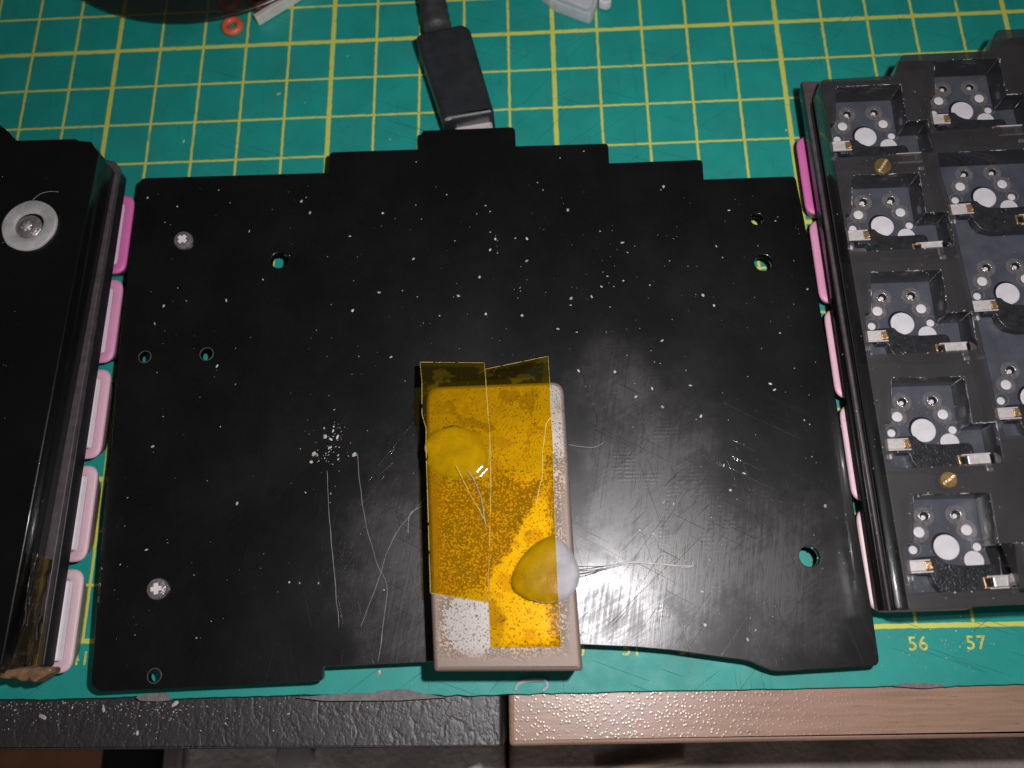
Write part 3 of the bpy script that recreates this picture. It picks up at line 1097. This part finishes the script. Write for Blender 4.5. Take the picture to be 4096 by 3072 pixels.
add_star(bm, (sc_.x, sc_.y, LZ + .077), 6, R1 * .2, R1 * .11, .006, .3)
for k in range(0):
    add_box(bm, (sc_.x, sc_.y, LZ + .106), (R1 * .36, R1 * .1, .012), k * math.pi / 3 + .3, mi=1)
link('screw', bm_mesh(bm), [M['screw'], M['connector']], foot, True)
# amber tape wrapped over the flank near the front, and brown glue at the front edge
bm = bmesh.new()
tl = [(122, 2212), (110, 2290), (92, 2400), (70, 2520), (48, 2640), (44, 2668)]
tr_ = [(203, 2240), (194, 2300), (184, 2380), (172, 2500), (162, 2620), (158, 2672)]
grid = []
for i in range(len(tl) - 1):
    for k in range(4):
        t = k / 4
        l = Vector(tl[i]).lerp(Vector(tl[i + 1]), t)
        r = Vector(tr_[i]).lerp(Vector(tr_[i + 1]), t)
        row = []
        for j in range(13):
            s = j / 12
            uv = l.lerp(r, s)
            z = LZ - .12 - .58 * s
            p = at(uv.x, uv.y, z)
            p.x += .05 * math.sin(s * 9 + i) * .5 + .03 * noise.noise(p * 3) + .03
            row.append(bm.verts.new(p))
        grid.append(row)
for a, b in zip(grid, grid[1:]):
    for j in range(12):
        bm.faces.new((a[j], b[j], b[j + 1], a[j + 1]))
link('amber_tape', bm_mesh(bm), M['amber_thin'], left, True)
gl_px = [(0, 2664), (-20, 2708), (28, 2717), (52, 2706), (66, 2718), (88, 2726), (104, 2722), (112, 2708), (124, 2727), (140, 2730), (152, 2721), (172, 2709), (190, 2698), (206, 2690), (208, 2668)]
link('glue_residue', slab_mesh(rounded(A2(gl_px, 1.3), .03, 2), [], 1.0, 1.32, .05, 3), M['residue'], left, True)

# ------------------------------------------------------------------ right half, bottom cover off
RZ, BRD = 2.2, 1.70
right = thing('keyboard_half', 'black keyboard half at the right, uncovered to show its sockets and circuit board', 'keyboard', (6.5, 5, 0))
posts_px = [[(3460, 548), (3527, 905), (3607, 1294), (3691, 1721), (3783, 2188)], [(3846, 445), (3936, 791), (4028, 1174), (4128, 1592)]]
kc = [[at(u, v, BRD).xy for u, v in c] for c in posts_px]
d0 = kc[0][0] - kc[0][4]
ROT = math.atan2(d0.y, d0.x) - math.pi / 2
cr, sr = math.cos(ROT), math.sin(ROT)


def loc(c, x, y):
    return Vector((c.x + cr * x - sr * y, c.y + sr * x + cr * y))


def to_local(c, p):
    d = p - c
    return Vector((cr * d.x + sr * d.y, -sr * d.x + cr * d.y))


fr_px = [(3285, 342), (3284, 318), (3577, 301), (3607, 219), (3956, 203), (3987, 119), (4240, 110), (4480, 108)]
fo = A2(fr_px, RZ) + [Vector((13.5, 9.0)), Vector((13.5, at(4096, 2415, RZ).y + .05))] + A2([(4096, 2415), (3640, 2440)], RZ) + [Vector((5.015, .24))]
frame_r = [.02, .08, .02, .06, .02, .06, 0, 0, 0, 0, 0, .02, .04]
# cut-out outline in a key's own axes, measured on the fourth key
c4 = kc[0][3]
cut_px = [(3565, 1514), (3857, 1505), (3889, 1694), (3984, 1687), (4014, 1850), (3566, 1873), (3541, 1692), (3567, 1690)]
cut_local = [to_local(c4, at(u, v, RZ).xy) for u, v in cut_px]
cuts = []
for c in kc[0] + kc[1][:1]:
    cuts.append(rounded([loc(c, p.x, p.y) for p in cut_local], .03, 2))
# the wide opening at the right
op_px = [(3752, 612), (3768, 700), (3795, 790), (3817, 881), (3853, 1047), (3889, 1200), (3925, 1345), (3979, 1577), (3995, 1660), (4022, 1745)]
op = A2(op_px, RZ) + [at(4120, 1740, RZ).xy, Vector((12.4, at(4120, 1740, RZ).y)), Vector((12.4, at(4096, 598, RZ).y)), at(4096, 596, RZ).xy]
cuts.append(op)
op2 = A2([(4062, 2170), (4096, 2165), (4300, 2160), (4330, 2360), (4082, 2368)], RZ)
cuts.append(op2)
fm = slab_mesh(rounded(fo, frame_r, 3), cuts, BRD + .003, RZ, .012, 1)
for p in fm.polygons:
    p.material_index = 1 if abs(p.normal.z) < .5 else 0
link('frame', fm, [M['smoke'], M['smoke_side']], right)
bm = bmesh.new()                                # chipped pale edges along the cut-outs


def chip(a, b, za, zb):
    L = (Vector(b) - Vector(a)).length
    k = 0.0
    while k < 1:
        e = min(1, k + random.uniform(.03, .22) / max(L, .2))
        if random.random() < .3:
            p = [Vector((a[0] + (b[0] - a[0]) * t + random.gauss(0, .003), a[1] + (b[1] - a[1]) * t + random.gauss(0, .003), za + (zb - za) * t)) for t in (k, (k + e) / 2, e)]
            r = random.choice((.002, .003, .004, .009))
            add_tube(bm, p, [r * .4, r, r * .4], 5)
        k = e


for c in kc[0] + kc[1][:1]:
    L = [loc(c, p.x, p.y) for p in cut_local]
    for i in (0, 1, 2, 3, 7):
        chip(L[i], L[(i + 1) % 8], RZ, RZ)
    for i in (1, 3):
        for rep in range(2):
            chip(L[i], L[i], RZ - .02, BRD + .05) if False else chip((L[i].x - .004, L[i].y - .004), (L[i].x - .004, L[i].y - .0045), RZ, BRD + .02)
chip(op[0], op[-1], RZ, RZ)
tag(link('chipped_edge', bm_mesh(bm), M['chip'], right, True), kind='stuff')
pc_px = [(3300, 360), (3590, 340), (3625, 250), (3975, 230), (4020, 160), (4400, 150)]
pcb = A2(pc_px, BRD) + [Vector((13.4, 9)), Vector((13.4, .6))] + A2([(4096, 2360), (3640, 2380), (3540, 1759), (3390, 1000)], BRD)
link('circuit_board', slab_mesh(pcb, [], BRD - .15, BRD, .004, 1), M['pcb'], right)
sw_px = [(3207, 326), (3576, 318), (3590, 245), (3960, 232), (4040, 150), (4400, 140)]
sw = A2(sw_px, 1.43) + [Vector((13.4, 9)), Vector((13.4, .5))] + [Vector((7.2, .32)), Vector((5.02, .22))]
link('switch_sheet', slab_mesh(sw, [], 1.30, 1.43, .012, 1), M['ledge'], right)
lo_px = [(3212, 332), (3400, 324), (4096, 296)]
low2 = A2(lo_px, 1.3) + [Vector((13.4, 9)), Vector((13.4, .4))] + [Vector((7.2, .33)), Vector((4.99, .23))]
link('lower_wall', slab_mesh(low2, [], 1.0, 1.298, .02, 2), M['gloss_side'], right)
up2 = [Vector(p) for p in fo]
link('case_wall', slab_mesh([Vector((p.x + (.02 if p.x < 7 else -.02), p.y + (-.02 if p.y > 5 else .02))) for p in up2], [], 1.432, BRD - .152, .01, 1), M['gloss_side'], right)
# keycaps under the left flank
caps_px = [((3180, 557), (3221, 848)), ((3231, 892), (3278, 1203)), ((3291, 1240), (3338, 1570)), ((3352, 1617), (3402, 1975)), ((3418, 2047), (3474, 2414))]
lx = [at(*b, .6) for a, b in caps_px]
base = at(3500, 2452, .6)
for i in range(5):
    a, b = caps_px[i]
    m_ = (at(*a, .6) + at(*b, .6)) / 2
    y = base.y + .905 + (4 - i) * 1.905
    keycap(right, m_.x + .905, y, ROT * .3, i)
    put('switch_housing', HOUSING, right, m_.x + .95, y, .44, ROT * .3)


# parts of one key, in its own axes (x to the right, y away from the camera)
def disc(bm, c, r, z, h, mi, n=24):
    add_lathe(bm, (c[0], c[1], z), [(r, 0), (r, h * .6), (r - min(.012, r * .2), h)], n, mi)


bm = bmesh.new()
disc(bm, (-.012, .012), .222, .0005, .004, 1, 32)
disc(bm, (.006, -.006), .203, .001, .022, 0, 32)
POST = bm_mesh(bm)
bm = bmesh.new()
add_lathe(bm, (0, 0, .0005), [(.165, 0), (.162, .006), (.09, .006), (.09, .001)], 24, 1, False)
disc(bm, (0, 0), .086, .001, .012, 0)
PIN = bm_mesh(bm)
bm = bmesh.new()
add_lathe(bm, (0, 0, .0005), [(.165, 0), (.16, .008), (.095, .010)], 24, 1, False)
add_torus(bm, (0, 0, .012), .082, .016, 22, 8, 0)
disc(bm, (0, 0), .07, .001, .004, 2)
disc(bm, (-.018, -.022), .038, .003, .006, 3, 12)
RING = bm_mesh(bm)
bm = bmesh.new()
add_lathe(bm, (0, 0, .0005), [(.122, 0), (.118, .007), (.098, .007)], 24, 1, False)
disc(bm, (0, 0), .092, .0005, .003, 2)
disc(bm, (-.02, -.024), .066, .002, .005, 0, 18)
SIDE = bm_mesh(bm)
bm = bmesh.new()
disc(bm, (0, 0), .155, .001, .02, 0, 28)
BOSS = bm_mesh(bm)
SO = Vector((-.07, -.085))
body_l = [(-.50, -.06), (-.16, -.05), (-.11, -.13), (.0, -.195), (.14, -.215), (.30, -.225), (.70, -.225), (.74, -.30), (.74, -.64), (.66, -.70), (.02, -.70), (-.20, -.62), (-.29, -.48), (-.31, -.34), (-.50, -.34)]
BODY0 = slab_mesh(rounded([Vector(p) + SO for p in body_l], .04, 3), [], .002, .18, .015, 2)
bm = bmesh.new()
bm.from_mesh(BODY0)
for (x, y, sx, sy) in [(.12, -.42, .22, .03), (.12, -.52, .22, .03), (.02, -.36, .03, .03), (.30, -.62, .16, .03), (.66, -.30, .10, .05), (-.10, -.55, .06, .06)]:
    add_box(bm, (x + SO.x, y + SO.y, .182), (sx, sy, .014), bevel=.005)
BODY = bm_mesh(bm)
bm = bmesh.new()
# left contact: pale blade with two rails and a gilded clip at its inner end
add_box(bm, (-.53, -.20, .185), (.30, .15, .03), bevel=.008, mi=0)
add_box(bm, (-.50, -.115, .20), (.40, .022, .035), bevel=.004, mi=0)
add_box(bm, (-.49, -.295, .20), (.42, .022, .035), bevel=.004, mi=0)
add_box(bm, (-.33, -.20, .195), (.11, .14, .04), bevel=.015, mi=1)
add_box(bm, (-.295, -.23, .212), (.05, .05, .03), bevel=.012, mi=1)
add_box(bm, (-.60, -.37, .05), (.10, .09, .06), bevel=.025, mi=0)
CONL = bm_mesh(bm)
CONL.transform(Matrix.Translation((SO.x, SO.y, 0)))
bm = bmesh.new()
add_box(bm, (.78, -.505, .185), (.36, .15, .03), bevel=.012, mi=0)
add_box(bm, (.74, -.42, .20), (.46, .022, .035), bevel=.004, mi=0)
add_box(bm, (.74, -.60, .20), (.44, .022, .035), bevel=.004, mi=0)
add_box(bm, (.50, -.51, .19), (.11, .15, .02), bevel=.004, mi=2)
add_box(bm, (.50, -.435, .2), (.13, .03, .035), bevel=.008, mi=1)
add_box(bm, (.50, -.588, .2), (.13, .03, .035), bevel=.008, mi=1)
add_box(bm, (.455, -.51, .2), (.03, .13, .03), bevel=.008, mi=1)
add_box(bm, (.98, -.66, .06), (.12, .08, .05), bevel=.025, mi=0)
CONR = bm_mesh(bm)
CONR.transform(Matrix.Translation((SO.x, SO.y, 0)))
for me, ms in ((POST, ('white', 'black')), (PIN, ('white', 'pad')), (RING, ('solder', 'pad', 'black', 'white')), (SIDE, ('white', 'pad', 'pcb')),
               (BOSS, ('white',)), (BODY, ('socket',)), (CONL, ('silver', 'gold', 'black')), (CONR, ('silver', 'gold', 'black'))):
    for k in ms:
        me.materials.append(M[k])
z0 = BRD + .001
for c in kc[0] + kc[1]:
    def P(name, me, x, y, parent=right, dz=0.0):
        q = loc(c, x, y)
        return put(name, me, parent, q.x, q.y, z0 + dz, ROT)
    P('switch_post', POST, 0, 0)
    for s in (-1, 1):
        P('switch_pin', PIN, s * .381, .254)
        P('solder_ring', RING, s * .254, .508)
        P('side_peg', SIDE, s * .508, 0)
    P('socket_boss', BOSS, .40, -.235)
    so = P('socket', BODY, random.gauss(0, .008), random.gauss(0, .008))
    so.rotation_euler.z += random.gauss(0, .012)
    for me in (CONL, CONR):
        o = bpy.data.objects.new('contact', me)
        COL.objects.link(o)
        o.parent = so
        o.location = (random.gauss(0, .012), random.gauss(0, .006), random.uniform(-.01, .012))
        o.rotation_euler = (random.gauss(0, .02), random.gauss(0, .03), random.gauss(0, .01))
# brass spacers between the cut-outs
for (u, v, ph) in [(3530, 665, .95), (3793, 1920, .58)]:
    c = at(u, v, RZ)
    r = (at(u + 34, v, RZ) - c).length
    bm = bmesh.new()
    add_lathe(bm, (c.x, c.y, RZ - .05), [(r, 0), (r, .07), (r * .92, .085)], 28, 0)
    add_box(bm, (c.x, c.y, RZ + .037), (r * 1.85, r * .3, .008), ph, mi=1)
    link('brass_screw', bm_mesh(bm), [M['brass'], mat('bright_slot', (.8, .62, .35), .3, metal=.6, bump=.03, bscale=22)], right)

# ------------------------------------------------------------------ cable plug at the far side
usb = thing('usb_cable', 'charcoal usb cable with its plug pushed in under the far edge of the plate', 'cable', (at(1830, 300, 0).x, at(1830, 300, 0).y, .1))
TZ = .92
hp = [(1660, 142), (1700, 122), (1845, 92), (1878, 106), (1975, 440), (1968, 448), (1792, 478), (1772, 486)]
hpo = rounded(A2(hp, TZ), [.08, .05, .05, .1, .05, .03, .03, .08], 4)
link('plug_housing', slab_mesh(hpo, [], .14, TZ, .1, 4), M['plug'], usb, True)
lipa, lipb = at(1788, 472, TZ), at(1955, 428, TZ)
bm = bmesh.new()
add_tube(bm, [lipa + Vector((0, -.01, -.05)), lipb + Vector((0, -.01, -.05))], .022, 8)
link('front_lip', bm_mesh(bm), M['connector'], usb, True)
ca, cb = at(1808, 470, .56), at(1956, 442, .56)
dirn = (at(1862, 540, .56) - at(1838, 440, .56)).normalized()
cc = (ca + cb) / 2 + dirn * .35
ang = math.atan2((cb - ca).y, (cb - ca).x)
bm = bmesh.new()
add_box(bm, (cc.x, cc.y, .45), ((cb - ca).length, .95, .28), ang, .05)
add_box(bm, (cc.x, cc.y + .08, .592), (.012, .5, .004), ang)
link('metal_connector', bm_mesh(bm), M['connector'], usb)
sa, sb = at(1700, -160, .6), at(1752, 125, .6)
bm = bmesh.new()
pts = [sb.lerp(sa, t) for t in [i / 16 for i in range(17)]]
rad = [.30 + (.022 if i % 2 else 0) - .001 * i for i in range(17)]
add_tube(bm, pts, rad, 14)
link('strain_relief', bm_mesh(bm), M['cable'], usb, True)
bm = bmesh.new()
add_tube(bm, [sa, sa + (sa - sb).normalized() * 1.2 + Vector((0, 0, -.1)), sa + (sa - sb).normalized() * 4 + Vector((-.6, 0, -.35))], .2, 12)
link('cord', bm_mesh(bm), M['cable'], usb, True)

# ------------------------------------------------------------------ small things at the far edge of the mat
G2 = 'orange rubber rings on the mat'
for (u, v, lab) in [(929, 103, 'orange rubber ring lying clear on the green mat by the dark dish'), (913, 8, 'orange rubber ring half hidden under the rim of the dark dish')]:
    c = at(u, v, .09)
    bm = bmesh.new()
    add_torus(bm, (c.x, c.y, .085), .172, .085, 36, 12)
    tag(link('rubber_ring', bm_mesh(bm), M['orange'], None, True), lab, 'rubber ring', G2)
# dish: circle through three points of its visible rim
p1, p2, p3 = (at(336, 0, .34).xy, at(678, 90, .34).xy, at(993, 45, .34).xy)
ax, ay, bx, by, cx, cy = p1.x, p1.y, p2.x, p2.y, p3.x, p3.y
dd = 2 * (ax * (by - cy) + bx * (cy - ay) + cx * (ay - by))
ux = ((ax * ax + ay * ay) * (by - cy) + (bx * bx + by * by) * (cy - ay) + (cx * cx + cy * cy) * (ay - by)) / dd
uy = ((ax * ax + ay * ay) * (cx - bx) + (bx * bx + by * by) * (ax - cx) + (cx * cx + cy * cy) * (bx - ax)) / dd
rd = (Vector((ux, uy)) - p1).length
dish = thing('smoky_dish', 'dark smoky see-through round dish at the far left of the mat', 'dish', (ux, uy, 0))
bm = bmesh.new()
add_lathe(bm, (ux, uy, .26), [(rd - .12, 0), (rd, .05), (rd, .1), (rd - .1, .12)], 72, 0)
link('lid', bm_mesh(bm), M['smoke_glass'], dish, True)
bm = bmesh.new()
add_lathe(bm, (ux, uy, 0), [(rd - 2.2, 0.001), (rd - 2.1, .258)], 48, 0)
link('base', bm_mesh(bm), M['brown'], dish, True)
bit = thing('blade_holder', 'brown plastic holder with a pale tin strip, beside the dark dish', 'holder', (at(1080, 0, 0).x, at(1080, 0, 0).y, 0))
a, b = at(1030, 72, .2), at(1200, -32, .2)
d = (b - a).normalized()
ang = math.atan2(d.y, d.x)
c = a + d * 1.0
bm = bmesh.new()
add_box(bm, (c.x, c.y, .16), (2.1, .13, .26), ang, .02)
link('tin_strip', bm_mesh(bm), M['strip'], bit)
n_ = Vector((-d.y, d.x, 0))
c2 = c + n_ * .42
bm = bmesh.new()
add_box(bm, (c2.x, c2.y, .2), (1.9, .68, .36), ang, .08)
link('brown_body', bm_mesh(bm), M['brown'], bit, True)
clip = thing('clear_clip', 'clear plastic clip with a white tab at the far edge of the mat', 'plastic clip', (at(2300, -20, 0).x, at(2300, -20, 0).y, 0))
cl = [(2160, -40), (2222, 8), (2358, 58), (2374, 44), (2412, -70), (2260, -160)]
link('clear_body', slab_mesh(rounded(A2(cl, .35), .05, 3), [], .02, .35, .04, 2), M['clear'], clip, True)
cl2 = [(2235, -8), (2350, 36), (2365, 24), (2392, -60), (2280, -120)]
link('clear_inlay', slab_mesh(rounded(A2(cl2, .42), .05, 3), [], .352, .46, .03, 2), M['clear'], clip, True)
wt = [(2398, -40), (2396, 3), (2424, 12), (2446, 4), (2452, -50)]
link('white_tab', slab_mesh(rounded(A2(wt, .3), .04, 3), [], .05, .3, .04, 2), M['white'], clip, True)

# clear drop of glue on the mat in front of the steel bar
bm = bmesh.new()
pts = [at(2062, 2762, .02), at(2075, 2735, .03), at(2120, 2722, .03), at(2178, 2722, .03), at(2190, 2745, .02), at(2170, 2762, .02)]
add_tube(bm, smooth_curve(pts, 5), .035, 8)
tag(link('glue_drop', bm_mesh(bm), M['clear'], None, True), 'clear crescent of dried glue on the mat in front of the steel bar', 'glue')

# ------------------------------------------------------------------ dust and debris (nobody could count it)
def flakes(name, spots, m, label, cat):
    vs, fs = [], []
    for (p, s) in spots:
        a = random.random() * math.tau
        e = random.uniform(.3, 1) if s < .03 else random.uniform(.4, .8)
        k = random.choice((3, 4, 5)) if s < .025 else random.choice((6, 7, 8))
        b = len(vs)
        for i in range(k):
            t = a + i * math.tau / k + random.uniform(-.3, .3)
            x, y = s * math.cos(t), s * e * math.sin(t)
            vs.append((p.x + x * math.cos(a) - y * math.sin(a), p.y + x * math.sin(a) + y * math.cos(a), p.z + random.uniform(0, .3 if s < .025 else .1) * s))
        vs.append((p.x, p.y, p.z + s * (random.uniform(.4, .8) if s < .025 else .22)))
        for i in range(k):
            fs.append((b + i, b + (i + 1) % k, b + k))
    me = bpy.data.meshes.new(name)
    me.from_pydata(vs, [], fs)
    return tag(link(name, me, m), label, cat, kind='stuff')


sp = []
def spot(u, v, z, s):
    sp.append((at(u, v, z), s))


def on_plate(u, v):
    l = 560 - (v - 715) * .095
    r = 3180 + (v - 715) * .172
    return l + 30 < u < r - 20 and 740 < v < 2560


n = 0
while n < 400:
    u, v = random.uniform(430, 3480), random.uniform(730, 2640)
    dens = .35 + .9 * math.exp(-((u - 2150) / 620) ** 2 - ((v - 1100) / 420) ** 2) + .5 * math.exp(-((u - 3100) / 260) ** 2 - ((v - 1500) / 620) ** 2)
    if on_plate(u, v) and random.random() < dens / 1.3 and not (1670 < u < 2340 and v > 1500):
        spot(u, v, PZ + .004, min(.034, .0052 * random.paretovariate(1.35)))
        n += 1
for (cu_, cv_, su, sv, m_) in ((1300, 1775, 30, 34, 22), (1330, 1830, 34, 16, 18), (1278, 1832, 16, 12, 8), (1340, 1700, 14, 14, 8), (1345, 1742, 18, 8, 8), (1310, 1805, 60, 70, 16)):
    for k in range(m_):                     # the flaky patch left of the bar
        spot(random.gauss(cu_, su), random.gauss(cv_, sv), PZ + .004, min(.05, .007 * random.paretovariate(1.4)))
for (u, v, s) in [(1960, 846, .03), (1961, 928, .022), (1820, 964, .026), (1990, 962, .022), (2061, 953, .03), (905, 1202, .045), (1918, 1108, .035), (1943, 1256, .034), (2088, 1262, .034),
                  (2490, 970, .05), (2510, 1010, .03), (745, 1203, .02), (1400, 945, .035), (1665, 648, .03), (2240, 632, .024), (2335, 605, .03), (2150, 730, .026), (2865, 985, .035), (2856, 1222, .035),
                  (3120, 1332, .03), (2895, 1862, .04), (3022, 2640 - 120, .03), (2820, 2500, .035), (2890, 1030, .03), (1222, 1970, .03), (1320, 2010, .03), (845, 2485, .022), (1198, 2332, .026),
                  (776, 2300, .02), (540, 2690 - 150, .016), (2430, 1105, .03), (2600, 1140, .026), (660, 890, .026), (875, 760, .026), (920, 812, .022), (1225, 790, .026)]:
    spot(u, v, PZ + .004, s * .8)
flakes('dust', sp, M['dust'], 'pale dust specks and flakes scattered over the glossy plate', 'dust')
sp = []
for k in range(160):
    u, v = random.uniform(3330, 4090), random.uniform(330, 2400)
    spot(u, v, RZ + .002, random.uniform(.005, .012))
for c in kc[0] + kc[1][:1]:                 # crumbs along the cut-out rims
    for k in range(26):
        i = random.randrange(5)
        a, b = cut_local[i], cut_local[i + 1]
        q = a.lerp(b, random.random())
        pp = loc(c, q.x + random.gauss(0, .012), q.y + random.gauss(0, .012))
        sp.append((Vector((pp.x, pp.y, RZ + .003)), random.uniform(.006, .02)))
    for k in range(12):
        pp = loc(c, random.uniform(-.4, .9), random.uniform(-.75, .7))
        sp.append((Vector((pp.x, pp.y, BRD + .01)), random.uniform(.005, .014)))
flakes('crumbs', sp, M['dust'], 'pale crumbs along the cut-outs of the right keyboard half', 'dust')
sp = []
for k in range(70):
    spot(random.uniform(5, 350), random.uniform(700, 2300) , LZ + .003, random.uniform(.004, .009))
sp = [q for q in sp if q[0].x < -9.75]
flakes('dust', sp, M['dust'], 'fine dust specks on the cover of the left keyboard half', 'dust')
sp = []
for k in range(320):
    u = abs(random.gauss(500, 420))
    spot(u, 2806 + abs(random.gauss(0, 55)), MATT + .004, random.uniform(.006, .02))
for (u, v, s) in [(172, 2868, .09), (415, 2838, .06), (700, 2815, .075), (550, 2932, .045), (290, 2830, .03), (60, 2840, .03)]:
    spot(u, v, MATT + .004, s)
sp = [q for q in sp if q[0].x < fr_.x - .1 and q[0].y > fl.y + .06]
flakes('debris', sp, M['debris'], 'pale flakes and crumbs littering the front margin of the black desk', 'debris')
sp = []
for k in range(60):
    spot(random.gauss(3780, 110), random.gauss(2590, 60), .003, random.uniform(.006, .02))
for (u, v, s) in [(1115, 375, .05), (735, 565, .05), (1220, 410, .02), (1560, 557, .03), (1390, 225, .02), (1930, 340, .05), (3145, 520, .03), (1515, 2690, .05), (2435, 2630, .02)]:
    spot(u, v, .003, s)
flakes('mat_flakes', sp, M['dust'], 'small pale flakes lying on the green mat', 'flakes')
